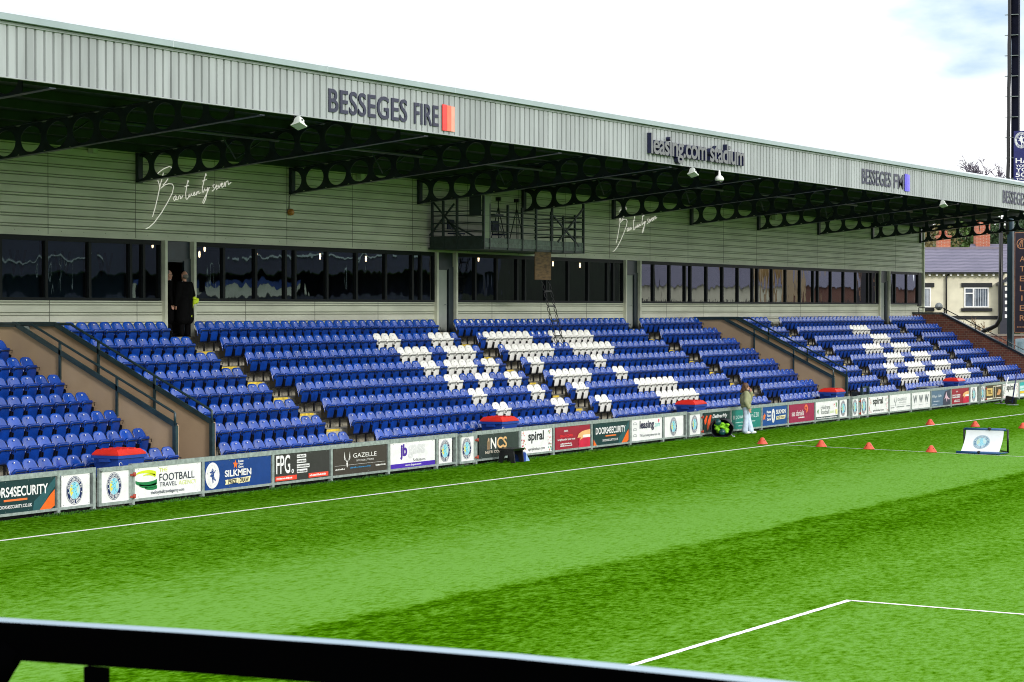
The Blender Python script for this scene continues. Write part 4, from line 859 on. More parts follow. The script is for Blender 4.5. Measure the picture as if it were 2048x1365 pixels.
# ------------------------------------------------------------------ wheeled bins
binb = mat('bin_blue', (.010, .05, .30), .4, 0, .08, 3); binr = mat('bin_lid_red', (.66, .03, .02), .3, 0, .08, 3)
def bin_(x, lab, rz=0):
    t = thing('wheeled_bin', (x, 31.2, .12), lab, 'bin', 'blue bins with red lids behind the barrier'); y0, y1 = 31.0, 31.66; hw = .47
    m = MB(); lo = [(x - hw * .82, y0 + .08, .3), (x + hw * .82, y0 + .08, .3), (x + hw * .82, y1 - .08, .3), (x - hw * .82, y1 - .08, .3)]; hi = [(x - hw, y0, 1.04), (x + hw, y0, 1.04), (x + hw, y1, 1.04), (x - hw, y1, 1.04)]
    m.add(lo + hi, [(0, 3, 2, 1), (0, 1, 5, 4), (1, 2, 6, 5), (2, 3, 7, 6), (3, 0, 4, 7), (4, 5, 6, 7)]); m.box(x - hw - .04, y0 - .03, .99, x + hw + .04, y1 + .03, 1.05); m.box(x - hw - .07, y0 + .2, .92, x - hw + .02, y1 - .2, .98); m.build('body', binb, t)
    m = MB(); P0 = [(x - hw - .02, y0 - .02), (x + hw + .02, y0 - .02), (x + hw + .02, y1 + .02), (x - hw - .02, y1 + .02)]; P1 = [(x - hw + .06, y0 + .08), (x + hw - .06, y0 + .08), (x + hw - .06, y1 - .05), (x - hw + .06, y1 - .05)]
    m.add([(a, b, 1.055) for a, b in P0] + [(a, b, 1.085) for a, b in P0] + [(a, b, 1.175) for a, b in P1], [(0, 3, 2, 1)] + [(k * 4 + j, k * 4 + (j + 1) % 4, k * 4 + 4 + (j + 1) % 4, k * 4 + 4 + j) for k in (0, 1) for j in range(4)] + [(8, 9, 10, 11)])
    for q in (-.25, 0.0, .25): m.box(x + q - .03, y0 + .10, 1.10, x + q + .03, y1 - .08, 1.195)
    lid = m.build('lid', binr, t); m = MB(); m.box(x + .1, y0 + .05, 1.112, x + .2, y0 + .1, 1.14); m.build('keyhole', black, lid)
    for sx in (-1, 1):
        for y in (y0 + .12, y1 - .12): m = MB(); m.tube([(x + sx * .36 - .02, y, .2), (x + sx * .36 + .02, y, .2)], .08, 14); m.build('wheel', black, t)
    m = MB(); m.tube([(x - .38 + .05 * math.cos(a), y0 - .012 + .02, .86 + .05 * math.sin(a)) for a in (R(20 * k) for k in range(14))], .006, 5); m.build('mark', white, t)
for x, lab in ((41.78, 'nearest blue bin with red lid, above the leftmost crest gate'), (59.1, 'blue bin with red lid above the charcoal gold initials board'), (72.42, 'blue bin with red lid left of the standing woman'), (85.68, 'blue bin with red lid at the foot of the far stairway'), (100.8, 'farthest blue bin with red lid, before the far crest pattern')): bin_(x, lab)

# ------------------------------------------------------------------ things on the turf
cone = mat('cone_orange', (.62, .075, .03), .45, 0, .08, 6)
for x, y, lab in ((69.6, 27.72, 'orange cone on the touchline, leftmost of the near cones'), (69.72, 25.84, 'orange cone second from left along the thin white line'), (69.7, 24.31, 'orange cone third from left along the thin white line'), (69.7, 22.36, 'orange cone just left of the small goal'), (84.34, 27.1, 'orange cone on the far touchline, left of the goal top'), (84.3, 25.42, 'orange cone showing just above the small goal crossbar'), (84.55, 23.75, 'orange cone cut by the right edge of the photo')):
    z = gz(y); t = thing('marker_cone', (x, y, z), lab, 'cone', 'orange training cones on the pitch'); m = MB(); m.lathe((x, y, z), [(.175, .004), (.172, .016), (.10, .12), (.055, .19), (.035, .205), (.0, .208)], 24); m.build('cone_body', cone, t)
    m = MB(); d = Vector((-.9, -.42, .0)).normalized()
    for sg in (.55, -.9):
        c = Vector((x, y, z + .12)) + Vector((d.x * math.cos(sg) - d.y * math.sin(sg), d.x * math.sin(sg) + d.y * math.cos(sg), 0)) * .098; m.ell(c, .014, .014, .018, 8)
    m.build('hole', black, t)
# pop-up goal
gb = mat('goal_blue', (.012, .07, .20), .4, 0, .1); sheet = mat('goal_sheet', (.66, .69, .72), .6, 0, .04, 2)
t = thing('training_goal', (70.1, 20.95, gz(21)), 'small blue framed training goal with white crest sheet', 'goal')
zg = gz(20.95); ya, yb = 21.62, 20.25; xa, xb = 69.82, 70.45; zt = zg + .71
m = MB(); m.tube([(xb, ya - .06, zt), (xb, yb + .05, zt)], .042, 12); m.build('crossbar', gb, t)
m = MB(); m.tube([(xa, ya, zg + .045), (xa, yb + .05, zg + .045)], .042, 12); m.tube([(xa, yb + .05, zg + .045), (xb, yb, zg + .03)], .02, 8); m.build('ground_bar', gb, t)
for y in (ya - .04, yb): m = MB(); m.tube([(xb, y, zt + .02), (xb + .03, y, zg + .02)], .03, 10); m.build('post', black, t)
m = MB(); m.tube([(xb, ya - .04, zg + .03), (xa, ya, zg + .045)], .02, 8); m.bar((xb + .1, yb + .02, zg + .04), (xb - .3, yb + .12, zg + .1), .04); m.build('side_bar', black, t)
m = MB(); m.smooth = True; n = 14; g_ = {}
def sh(u, v):
    y = (ya - .11) * (1 - u) + (yb + .11) * u; yy0 = ya - .12; y = y * v + ((yy0) * (1 - u) + (yb + .09) * u) * (1 - v)
    k = (1 - v) ** 1.7; return (xb - .03 - (xb - xa - .05) * k - .02 * math.sin(u * 7) * (1 - v) * v, y, zg + .06 + (zt - zg - .08) * v)
for j in range(n + 1):
    for i in range(n + 1): g_[i, j] = len(m.v); m.v.append(sh(i / n, j / n))
for j in range(n):
    for i in range(n): m.face([g_[i, j], g_[i + 1, j], g_[i + 1, j + 1], g_[i, j + 1]])
st_ = m.build('sheet', sheet, t)
m = MB()
for (vx, vy, vz) in CM.v:
    u = .46 + vx * .215; v = .46 + vz * .30; p = sh(u, v); m.v.append((p[0] - .012 + vy * .4, p[1], p[2]))
m.f = CM.f; m.m = CM.m; m.sm = CM.sm; m.build('crest', [paint(90, 128, 150), paint(190, 206, 214), paint(150, 192, 202), paint(176, 194, 170), paint(170, 196, 196), paint(130, 190, 206)], st_)
for q in ((xb - .03, (ya + yb) / 2 - .14, zt + .02), (xa - .01, (ya + yb) / 2, zg + .06)): m = MB(); m.ell(q, .05, .06, .05, 10); m.build('joint', black, t)
# step stool with a blue box
t = thing('step_stool', (57.75, 30.25, .02), 'black plastic step stool against the charcoal board', 'stool'); m = MB(); m.prism([(57.45, y, z) for y, z in ((30.03, .34), (30.47, .34), (30.5, .40), (30.0, .40))], (.62, 0, 0)); m.build('step', black, t)
for x in (57.47, 57.98):
    m = MB(); m.prism([(x, 30.04, .335), (x, 30.0, .02), (x, 30.12, .02), (x, 30.18, .22), (x, 30.32, .22), (x, 30.38, .02), (x, 30.5, .02), (x, 30.46, .335)], (.05, 0, 0)); m.build('leg', black, t)
t = thing('cool_box', (58.25, 30.25, .02), 'small blue box with pale sloping side beside the black stool', 'box'); m = MB(); m.box(58.08, 30.08, .02, 58.28, 30.42, .25); m.build('body', mat('box_blue', (.012, .05, .32), .4), t); m = MB(); m.prism([(58.285, 30.1, .02), (58.55, 30.1, .02), (58.285, 30.1, .28)], (0, .3, 0)); m.build('side_flap', paint(150, 180, 226), t)
# leaning poles and black box
t = thing('slalom_pole', (103, 29.9, .03), 'leaning white pole with rubber foot at the right', 'pole'); m = MB(); m.tube([(103.0, 29.9, .12), (103.05, 29.6, 1.2)], .03, 8); m.build('pole', white, t); m = MB(); m.tube([(103, 29.9, .03), (103.0, 29.9, .16)], .05, 10); m.build('socket', black, t); m = MB(); m.prism([(102.8, 29.75, .03), (103.2, 29.65, .03), (103.25, 30.05, .03), (102.85, 30.15, .03)], (0, 0, .03)); m.build('foot', galvd, t)
t = thing('slalom_pole', (102, 29.13, .02), 'leaning navy pole with rubber foot at the right', 'pole'); m = MB(); m.tube([(102.0, 29.13, .12), (102.1, 28.95, 1.45)], .028, 8); m.build('pole', paint(24, 26, 92), t); m = MB(); m.prism([(101.8, 29.0, .02), (102.2, 28.9, .02), (102.25, 29.25, .02), (101.85, 29.35, .02)], (0, 0, .03)); m.build('foot', galvd, t)
t = thing('speaker_box', (103.2, 29.5, .03), 'small black box between the leaning poles', 'box'); m = MB(); m.prism([(103.0, 29.75, .06), (103.0, 29.3, .03), (103.0, 29.27, .30), (103.0, 29.7, .38)], (.3, 0, 0)); m.build('case', black, t); m = MB(); m.lathe((102.995, 29.5, .17), [(.06, 0), (.05, -.01)], 14); m.build('dial', paint(60, 90, 150), t)
# ball bag
bagm = mat('bag_nylon', (.008, .010, .016), .45, 0, .3, 8, .3, 20)
t = thing('ball_bag', (72.4, 30.2, .04), 'open black kit bag on the turf in front of dark board', 'bag'); m = MB(); m.smooth = True; c = Vector((72.40, 30.24, .02)); dirv = Vector((-.92, -.38, 0)).normalized(); sd = Vector((-dirv.y, dirv.x, 0)); n = 22; rings = []
for k in range(9):
    q = k / 8; d = -.30 + .42 * q; rr_ = .36 * math.sin(math.pi * (.12 + .50 * q)) ** .7; L = []
    for j in range(n):
        a = 2 * math.pi * j / n; wob = 1 + .06 * math.sin(3 * a + k) + .03 * math.sin(7 * a); z = .31 + rr_ * .92 * math.sin(a) * wob - .05 * q
        L.append(tuple(c + dirv * (d - .10 * math.sin(a) * q) + sd * rr_ * 1.05 * math.cos(a) * wob + EZ * max(.0, z)))
    rings.append(L)
for L in rings: m.v += L
for k in range(8):
    for j in range(n): m.face([k * n + j, k * n + (j + 1) % n, (k + 1) * n + (j + 1) % n, (k + 1) * n + j])
m.face(list(range(n))); sh_ = m.build('shell', bagm, t); so_ = sh_.modifiers.new('Solidify', 'SOLIDIFY'); so_.thickness = .012
m = MB(); m.tube([c + dirv * .1 + sd * .30 + EZ * .1, c + dirv * .16 + sd * .36 + EZ * .02, c + dirv * .05 + sd * .42 + EZ * .0, c - dirv * .1 + sd * .38 + EZ * .05], .014, 6); m.build('strap', paint(180, 184, 190), t)
t = thing('training_bibs', (72.3, 30.15, .2), 'heap of bright green bibs inside the open kit bag', 'bibs'); m = MB(); rr = random.Random(11)
for q in range(26):
    p = c + dirv * rr.uniform(-.02, .12) + sd * rr.uniform(-.2, .2) + EZ * rr.uniform(.16, .44); m.ell(p, rr.uniform(.05, .1), rr.uniform(.05, .1), rr.uniform(.035, .07), 10)
ob = m.build('bib_heap', mat('bib_green', (.20, .52, .008), .7, 0, .4, 14, .4, 18), t); remesh(ob, .016)
for k, (u, v, lab) in enumerate(((.02, .16, 'dark teal ball at the bottom of the open kit bag'), (-.12, .47, 'dark teal ball at the top of the open kit bag'))):
    p = c + dirv * (.17 if k == 0 else .08) + sd * u + EZ * v; t = thing('football', p, lab, 'ball', 'dark teal balls in the kit bag'); m = MB(); m.ell(p, .105, .105, .105, 20); m.build('ball_skin', mat('ball_teal', (.008, .07, .075), .3, 0, .3, 9), t, smooth=True)

# ------------------------------------------------------------------ foreground rail
t = thing('balcony_rail', (3.15, 2, 3.6), 'black balcony rail out of focus across the bottom left corner', 'railing'); railm = mat('rail_black', (.0006, .0006, .0008), .6, 0, 0, spec=.0); railt = mat('rail_top_gloss', (.22, .36, .46), .3, 1, 0)  # blue metallic top face paints the sky's sheen onto the black rail
pts = [(3.12, 4.2), (3.14, 3.2), (3.155, 2.61), (3.18, 2.27), (3.188, 1.95), (3.178, 1.68), (3.155, 1.49), (3.125, 1.28), (3.06, .9), (2.9, 0)]
m = MB()
for a, b in zip(pts[:-1], pts[1:]): m.add([(a[0] - dx, a[1], z) for dx, z in ((.0, 3.578), (.0, 3.636), (-.004, 3.64), (-.05, 3.64), (-.05, 3.578))] + [(b[0] - dx, b[1], z) for dx, z in ((.0, 3.578), (.0, 3.636), (-.004, 3.64), (-.05, 3.64), (-.05, 3.578))], [(k, k + 1, k + 6, k + 5) for k in range(4)] + [(4, 0, 5, 9)])
m.m = [1 if q % 5 in (2,) else 0 for q in range(len(m.f))]; m.build('top_bar', [railm, railt], t)
m = MB(); m.bar((3.15, 2.408, 2.6), (3.15, 2.408, 3.58), .014, .042, up=(0, 1, 0)); m.build('post', railm, t)
m = MB(); m.tube([(3.17, 2.59, 3.6), (3.17, 2.62, 3.56), (3.17, 2.66, 3.50), (3.17, 2.68, 3.4), (3.17, 2.68, 2.6)], .022, 8); m.build('bracket', railm, t)

# ------------------------------------------------------------------ people
hairb = mat('hair_brown', (.10, .045, .02), .6, 0, .5, 30, stretch=(1, 1, .2)); jack = mat('jacket_olive', (.30, .31, .17), .75, 0, .12, 6, .3, 14); jean = mat('jeans_pale', (.56, .66, .82), .75, 0, .12, 7, .3, 12); coat = mat('coat_black', (.0025, .0025, .003), .85, 0, .2, 8, .3, 14, spec=.08); hairg = mat('hair_grey', (.16, .15, .14), .7, 0, .2, 30)
def frame_at(loc, face):
    f = Vector((math.cos(R(face)), math.sin(R(face)), 0)); l = Vector((-f.y, f.x, 0)); o = Vector(loc); return lambda a, b, c: o + f * a + l * b + EZ * c   # forward, left, up
def hand(m, w, d, side, curl=.35):
    """palm and five bent fingers from wrist w along d; side = direction of the thumb"""
    d = Vector(d).normalized(); s_ = Vector(side); s_ = (s_ - d * s_.dot(d)).normalized(); nrm_ = d.cross(s_)
    for q in (-.028, -.01, .01, .028): m.capsule(w + s_ * q * .6, .017, w + d * .085 + s_ * q, .013, 8)
    for q, L in ((-.030, .060), (-.010, .075), (.010, .08), (.030, .072)):
        a = w + d * .088 + s_ * q; b_ = a + (d + nrm_ * curl * .5).normalized() * L * .55; e = b_ + (d + nrm_ * curl * 1.6).normalized() * L * .5; m.capsule(a, .009, b_, .0085, 8); m.capsule(b_, .0085, e, .0075, 8)
    a = w + d * .03 + s_ * .03; b_ = a + (d * .6 + s_ * .7).normalized() * .045; e = b_ + (d + s_ * .15).normalized() * .035; m.capsule(a, .012, b_, .010, 8); m.capsule(b_, .010, e, .0085, 8)
def head(m, T, z, tilt=0, r=1.0):
    """face, nose, chin, ears about the head centre z (forward = +a)"""
    m.ell(T(.0, 0, z + .02), .098 * r, .078 * r, .115 * r, 18, (T(1, 0, 0) - T(0, 0, 0), T(0, 1, 0) - T(0, 0, 0), EZ)); m.ell(T(.03, 0, z - .05), .065 * r, .06 * r, .075 * r, 14, (T(1, 0, 0) - T(0, 0, 0), T(0, 1, 0) - T(0, 0, 0), EZ))
    m.capsule(T(.096, 0, z + .02), .010, T(.112, 0, z - .02), .014, 8); m.capsule(T(.085, -.02, z - .055), .011, T(.085, .02, z - .055), .011, 8); m.ell(T(.075, 0, z - .095), .03, .03, .022, 8)
    for s_ in (-1, 1): m.ell(T(-.005, s_ * .08, z), .022, .012, .034, 8); m.capsule(T(.082, s_ * .02, z + .04), .014, T(.075, s_ * .045, z + .038), .012, 8)
def face_bits(T, z, parent):
    m = MB()
    for s_ in (-1, 1): m.ell(T(.09, s_ * .032, z + .015), .012, .016, .009, 8)
    m.build('eyes', mat('eye_dark', (.02, .015, .012), .3), parent); m = MB(); m.capsule(T(.096, -.02, z - .055), .006, T(.096, .02, z - .055), .006, 8); m.build('mouth', mat('lip', (.36, .11, .09), .5), parent)
def person_body(T, z0, H, arms, legs, hd):
    m = MB(); k = H / 1.72
    m.capsule(T(-.01, 0, z0 + 1.42 * k), .056, T(.01, 0, z0 + 1.52 * k), .052); head(m, T, z0 + 1.60 * k, r=k)
    m.capsule(T(0, -.13, z0 + 1.36 * k), .075, T(0, .13, z0 + 1.36 * k), .075); m.capsule(T(0, 0, z0 + 1.25 * k), .135, T(0, 0, z0 + 1.0 * k), .12); m.capsule(T(0, -.07, z0 + .92 * k), .12, T(0, .07, z0 + .92 * k), .12)
    for pts, rs in arms + legs:
        for (a, ra), (b_, rb) in zip(list(zip(pts, rs))[:-1], list(zip(pts, rs))[1:]): m.capsule(a, ra, b_, rb)
    for w, d, s_, c_ in hd: hand(m, w, d, s_, c_)
    return m
# woman in profile by the barrier, facing right along the pitch edge
px, py, pz = 74.42, 30.22, .02; FA = -60
T = frame_at((px, py, pz), FA)
t = thing('person', (px, py, pz), 'woman in olive jacket and pale wide jeans with hand to her face', 'person')
H = 1.66; k = H / 1.72
rh = T(.10, -.24, .80); lh = T(.135, .055, 1.46)
ra = ([T(0, -.17, 1.33), T(-.03, -.25, 1.07), T(.07, -.25, .86)], [.055, .045, .032]); la = ([T(0, .17, 1.33), T(.16, .24, 1.14), T(.20, .10, 1.38)], [.055, .045, .03])
lr = ([T(0, -.09, .86), T(-.01, -.10, .46), T(-.05, -.10, .09)], [.09, .06, .042]); ll = ([T(0, .09, .86), T(.10, .09, .46), T(.17, .09, .09)], [.09, .06, .042])
m = person_body(T, 0, H, [ra, la], [lr, ll], [(T(.07, -.25, .86), T(.3, 0, -1) - T(0, 0, 0), T(1, 0, 0) - T(0, 0, 0), .5), (T(.20, .10, 1.38), T(-.45, -.2, 1) - T(0, 0, 0), T(-1, 0, 0) - T(0, 0, 0), .5)])
m.ell(T(.02, -.10, .045), .11, .045, .04, 10, (T(1, 0, 0) - T(0, 0, 0), T(0, 1, 0) - T(0, 0, 0), EZ)); m.ell(T(.24, .09, .045), .11, .045, .04, 10, (T(1, 0, 0) - T(0, 0, 0), T(0, 1, 0) - T(0, 0, 0), EZ))
remesh(m.build('body', skin, t), .009); face_bits(T, 1.60 * k, t)
m = MB(); ax = (T(1, 0, 0) - T(0, 0, 0), T(0, 1, 0) - T(0, 0, 0), EZ)
m.ell(T(-.01, 0, 1.12), .20, .235, .30, 20, ax); m.capsule(T(-.01, -.15, 1.33), .105, T(-.01, .15, 1.33), .105); m.ell(T(0, 0, .93), .18, .215, .12, 18, ax); m.capsule(T(-.02, 0, 1.36), .09, T(.0, 0, 1.45), .085)
for (p, _) in (ra, la): m.capsule(p[0], .10, p[1], .09); m.capsule(p[1], .09, p[1] + (p[2] - p[1]) * .9, .062)
remesh(m.build('jacket', jack, t), .014)
m = MB(); m.capsule(T(.075, -.03, 1.43), .03, T(.13, 0, 1.3), .02); m.capsule(T(.075, .03, 1.43), .03, T(.13, 0, 1.3), .02); m.capsule(T(-.06, -.06, 1.44), .026, T(.05, -.08, 1.43), .026); remesh(m.build('collar', mat('collar_dark', (.04, .035, .025), .7), t), .012)
m = MB()
for p, _ in (lr, ll): m.capsule(p[0], .118, p[1], .088); m.capsule(p[1], .088, p[2] + EZ * .03, .105)
m.capsule(T(0, -.05, .9), .14, T(0, .05, .9), .14); remesh(m.build('jeans', jean, t), .014)
m = MB()
for a, b_ in ((.02, -.10), (.24, .09)): m.ell(T(a, b_, .05), .135, .055, .05, 14, ax); m.ell(T(a - .05, b_, .07), .07, .05, .06, 12, ax)
remesh(m.build('shoes', mat('shoe_white', (.72, .72, .72), .5), t), .012)
m = MB(); z = 1.60 * k; m.ell(T(-.02, 0, z + .045), .115, .098, .115, 18, ax); m.ell(T(-.075, 0, z - .06), .085, .10, .15, 16, ax); m.capsule(T(-.03, -.085, z + .02), .045, T(.01, -.085, z - .12), .04); m.capsule(T(-.03, .085, z + .02), .045, T(.01, .085, z - .12), .04); m.capsule(T(-.12, 0, z - .06), .05, T(-.17, 0, z - .16), .035)
remesh(m.build('hair', hairb, t), .012)
# two men in dark coats in the open doorway
def man(px, py, pz, FA, H, label, bald, inside):
    T = frame_at((px, py, pz), FA); t = thing('person', (px, py, pz), label, 'person'); k = H / 1.72; ax = (T(1, 0, 0) - T(0, 0, 0), T(0, 1, 0) - T(0, 0, 0), EZ)
    ra = ([T(0, -.19, 1.38 * k), T(-.03, -.27, 1.1 * k), T(.05, -.27, .86 * k)], [.055, .045, .032]); la = ([T(0, .19, 1.38 * k), T(-.03, .27, 1.1 * k), T(.05, .27, .86 * k)], [.055, .045, .032])
    lr = ([T(0, -.1, .88 * k), T(.02, -.11, .46), T(-.02, -.11, .09)], [.09, .06, .042]); ll = ([T(0, .1, .88 * k), T(.03, .11, .46), T(.0, .11, .09)], [.09, .06, .042])
    m = person_body(T, 0, H, [ra, la], [lr, ll], [(ra[0][2], T(.1, 0, -1) - T(0, 0, 0), T(1, 0, 0) - T(0, 0, 0), .4), (la[0][2], T(.1, 0, -1) - T(0, 0, 0), T(1, 0, 0) - T(0, 0, 0), .4)])
    remesh(m.build('body', skin, t), .010); face_bits(T, 1.60 * k, t)
    m = MB(); m.ell(T(0, 0, 1.16 * k), .17, .26, .33, 20, ax); m.capsule(T(0, -.17, 1.37 * k), .10, T(0, .17, 1.37 * k), .10); m.capsule(T(0, -.08, 1.0), .17, T(0, -.09, .5), .19); m.capsule(T(0, .08, 1.0), .17, T(0, .09, .5), .19)
    for p, _ in (ra, la): m.capsule(p[0], .095, p[1], .08); m.capsule(p[1], .08, p[2], .06)
    remesh(m.build('coat', coat, t), .016)
    m = MB()
    for s_ in (-.11, .11): m.capsule(T(0, s_, .6), .09, T(0, s_, .1), .075); m.ell(T(.05, s_, .05), .13, .05, .05, 12, ax)
    remesh(m.build('trousers', coat, t), .016); z = 1.60 * k; m = MB()
    if bald: m.ell(T(-.03, 0, z - .0), .092, .086, .075, 16, ax)
    else: m.ell(T(-.025, 0, z + .045), .10, .084, .10, 16, ax)
    remesh(m.build('hair', hairg, t), .012)
    m = MB()
    for s_ in (-1, 1): m.capsule(T(.04, s_ * .03, 1.47 * k), .022, T(.115, s_ * .012, 1.36 * k), .016)
    m.build('collar', white, t, smooth=True)
    if not bald:
        m = MB()
        for s_ in (-1, 1): m.tube([T(.108, s_ * (.032 + .022 * math.cos(a)), z + .017 + .018 * math.sin(a)) for a in (R(30 * q) for q in range(13))], .004, 5); m.tube([T(.104, s_ * .054, z + .02), T(.0, s_ * .084, z + .02)], .004, 5)
        m.build('glasses', black, t)
man(53.56, 37.98, 3.405, 78, 1.75, 'balding man in long black coat, back turned, at the open doorway', True, False)
man(53.43, 38.42, 3.41, -42, 1.78, 'grey haired man in glasses and dark suit inside the open doorway', False, True)
t = thing('hi_vis_vest', (53.75, 37.8, 4.3), 'bright yellow hi-vis bundle beside the man in black coat', 'vest'); m = MB(); rr = random.Random(4)
for q in range(9): m.ell((53.78 + rr.uniform(-.07, .1), 37.82 + rr.uniform(-.05, .05), 4.38 + rr.uniform(-.08, .08)), .07, .05, .06, 10)
m.capsule((53.72, 37.84, 4.34), .04, (53.62, 37.82, 3.95), .045); remesh(m.build('vest_cloth', mat('hi_vis_yellow', (.55, .72, .02), .6, 0, .15, 9), t), .014)

# ------------------------------------------------------------------ beyond the far end: mast, house, hillside
t = thing('floodlight_mast', (122.4, 34.8, -.4), 'tall dark floodlight mast rising past the top right corner', 'mast')
m = MB(); m.box(122.2, 34.62, 9.5, 122.5, 34.99, 26); m.build('column', mat('mast_dark', (.004, .005, .014), .6, 0, .2, spec=.08), t)
m = MB(); m.box(122.2, 34.9, -.4, 122.5, 35.18, 9.5); m.build('column_base', paint(44, 66, 78), t)
m = MB(); m.tube([(122.1, 35.14 - .006 * q + .012 * math.sin(q * 2.1), 8 + q * .75) for q in range(25)], .10, 8); m.build('cable_duct', black, t)
for q in range(16):
    z = 9.8 + q * 1.05; m = MB(); m.box(122.05, 34.62, z, 122.19, 35.3, z + .03); m.build('rung', galvd, t)
t = thing('drain_pipe', (121.6, 35.4, 3), 'thick black pipe bending left beside the mast foot', 'pipe'); m = MB(); m.tube([(121.7, 35.36, 8.6), (121.7, 35.37, 5), (121.7, 35.37, 4.0), (121.7, 35.42, 3.6), (121.7, 35.6, 3.3), (121.7, 35.9, 3.15), (121.7, 36.3, 3.0), (121.7, 36.5, 2.7), (121.7, 36.55, 1.5)], .11, 12); m.build('pipe_run', black, t)
t = thing('sign_panel', (121.9, 34, 12), 'navy ticket sign with white crest high on the mast', 'sign'); X_ = 121.95; m = MB(); m.box(X_, 33.3, 10.7, X_ + .05, 34.78, 13.28); m.build('panel', paint(16, 22, 96), t); EYm = Vector((0, -1, 0))
for s_, y0, z0, w_, h_ in (('HAVE', 34.68, 11.62, 1.3, .27), ('YOU GOT', 34.68, 11.42, 1.25, .13), ('YOUR', 34.68, 11.18, 1.3, .21), ('50/50', 34.68, 10.92, 1.25, .22), ('TICKETS?', 34.66, 10.76, 1.2, .11)): m = MB(); put_text(m, s_, (X_ - .004, y0, z0), EYm, EZ, w_, h_, .02); m.build('lettering', paint(*W_), t)
m = MB(); m.v = [(X_ - .006 + v[1] * .3, 34.38 - v[0] * .36, 12.8 + v[2] * .42) for v in CM.v]; m.f = CM.f; m.m = CM.m; m.sm = CM.sm; m.build('crest', [paint(230, 236, 246), paint(16, 22, 96), paint(16, 22, 96), paint(16, 22, 96), paint(16, 22, 96), paint(230, 236, 246)], t)
t = thing('sign_panel', (121.9, 34, 6), 'tall dark sign with copper letters and border on the mast', 'sign'); m = MB(); m.box(X_, 33.5, 2.9, X_ + .05, 34.74, 8.12); m.build('panel', paint(52, 46, 60), t); cop = paint(206, 148, 110)
for q, ch in enumerate('ATELIER'): m = MB(); put_text(m, ch, (X_ - .004, 34.44 if ch != 'I' else 34.36, 6.58 - q * .505), EYm, EZ, .26 if ch != 'I' else .06, .28, .0); m.build('lettering', cop, t)
m = MB(); cc = Vector((X_ - .004, 34.34, 7.49))
for q in range(30): a, b_ = R(12 * q), R(12 * q + 12); m.add([tuple(cc + Vector((0, -math.cos(x) * r_, math.sin(x) * r_))) for x, r_ in ((a, .27), (b_, .27), (b_, .235), (a, .235))], [(0, 1, 2, 3)])
for s_ in (-.12, 0, .12): m.bar(cc + Vector((0, s_ + .1, -.18)), cc + Vector((0, s_ * .3 - .02, .2)), .004, .03, up=(0, 1, 0))
m.build('logo', cop, t); m = MB()
for a, b_ in (((34.70, 2.95), (34.70, 8.07)), ((33.54, 2.95), (33.54, 8.07))): m.box(X_ - .004, a[0] - .012, a[1], X_ - .002, a[0] + .012, b_[1])
m.box(X_ - .004, 33.54, 8.05, X_ - .002, 34.7, 8.075); m.box(X_ - .004, 33.54, 2.94, X_ - .002, 34.7, 2.965); m.build('border', cop, t)
m = MB()
for q in range(12): m.box(X_ - .004, 33.65 + q * .08, 3.2, X_ - .002, 33.70 + q * .08, 3.25)
m.build('small_print', cop, t)
t = thing('storage_container', (128, 34.5, 0), 'pale blue-grey container behind the brick end wall', 'container'); m = MB(); m.box(127, 32.2, -.3, 133, 36.1, 2.55); m.build('body', paint(150, 172, 186), t)
for q in range(9): m = MB(); m.box(126.96, 32.4 + q * .42, -.2, 126.998, 32.55 + q * .42, 2.4); m.build('rib', paint(130, 154, 168), t)
# terrain rising behind the far end
FH = Vector((math.cos(YAW), math.sin(YAW), 0)); RT = Vector((math.sin(YAW), -math.cos(YAW), 0))
def hz(d): 
    P_ = [(0, -1.8), (128, -.6), (138, 1.4), (158, 2.4), (175, 4), (215, 11.5), (300, 13)]
    for (a, za), (b_, zb_) in zip(P_[:-1], P_[1:]):
        if d <= b_: return za + (zb_ - za) * (d - a) / (b_ - a)
    return 13
m = MB(); m.smooth = True; ds = [120, 126, 130, 134, 138, 146, 158, 166, 175, 185, 195, 205, 215, 240, 300]; ls = list(range(-40, 61, 10))
for d in ds:
    for l in ls: m.v.append(tuple(FH * d + RT * l + EZ * (hz(d) + .4 * math.sin(l * .3 + d))))
for i in range(len(ds) - 1):
    for j in range(len(ls) - 1): a = i * len(ls) + j; m.face([a, a + 1, a + len(ls) + 1, a + len(ls)])
tag(m.build('hillside', mat('hillside_grass', (.05, .075, .02), .9, 0, .5, .4, col2=(.11, .095, .04))), 'rough hillside rising behind the far houses', 'hillside', kind='structure')
def local_thing(name, d, l, z, label, cat, group=None, rz=0):
    t = thing(name, FH * d + RT * l + EZ * z, label, cat, group); t.rotation_euler.z = YAW - R(90) + rz; ORG[t.name] = Vector((0, 0, 0)); return t
cream = mat('cream_render', (.66, .625, .48), .85, 0, .08, 1.5); wwhite = mat('upvc_white', (.8, .8, .8), .4, 0, 0); dglass = mat('house_glass', (.09, .11, .14), .12, 0, .5, 2)
h = local_thing('house', 150, 28.1, 0, 'cream rendered house with grey slate roof beyond the end wall', 'house')
m = MB(); m.box(-9, 0, 1.0, 2.45, 6, 6.36); m.build('wall', cream, h)
m = MB(); m.prism([(-9.2, -.35, 6.4), (-9.2, 3.0, 7.98), (-9.2, 6.35, 6.4)], (11.85, 0, 0)); rf = m.build('roof', slate, h)
m = MB(); m.box(-9.2, 2.9, 7.93, 2.68, 3.1, 8.05); m.build('ridge_tiles', paint(120, 112, 124), rf)
m = MB(); m.box(-9.2, -.42, 6.33, 2.68, -.34, 6.44); m.build('gutter', black, h)
m = MB()
for q in range(26): m.box(-8.9 + q * .44, -.3, 6.2, -8.78 + q * .44, 0, 6.34)
m.build('corbels', wwhite, h)
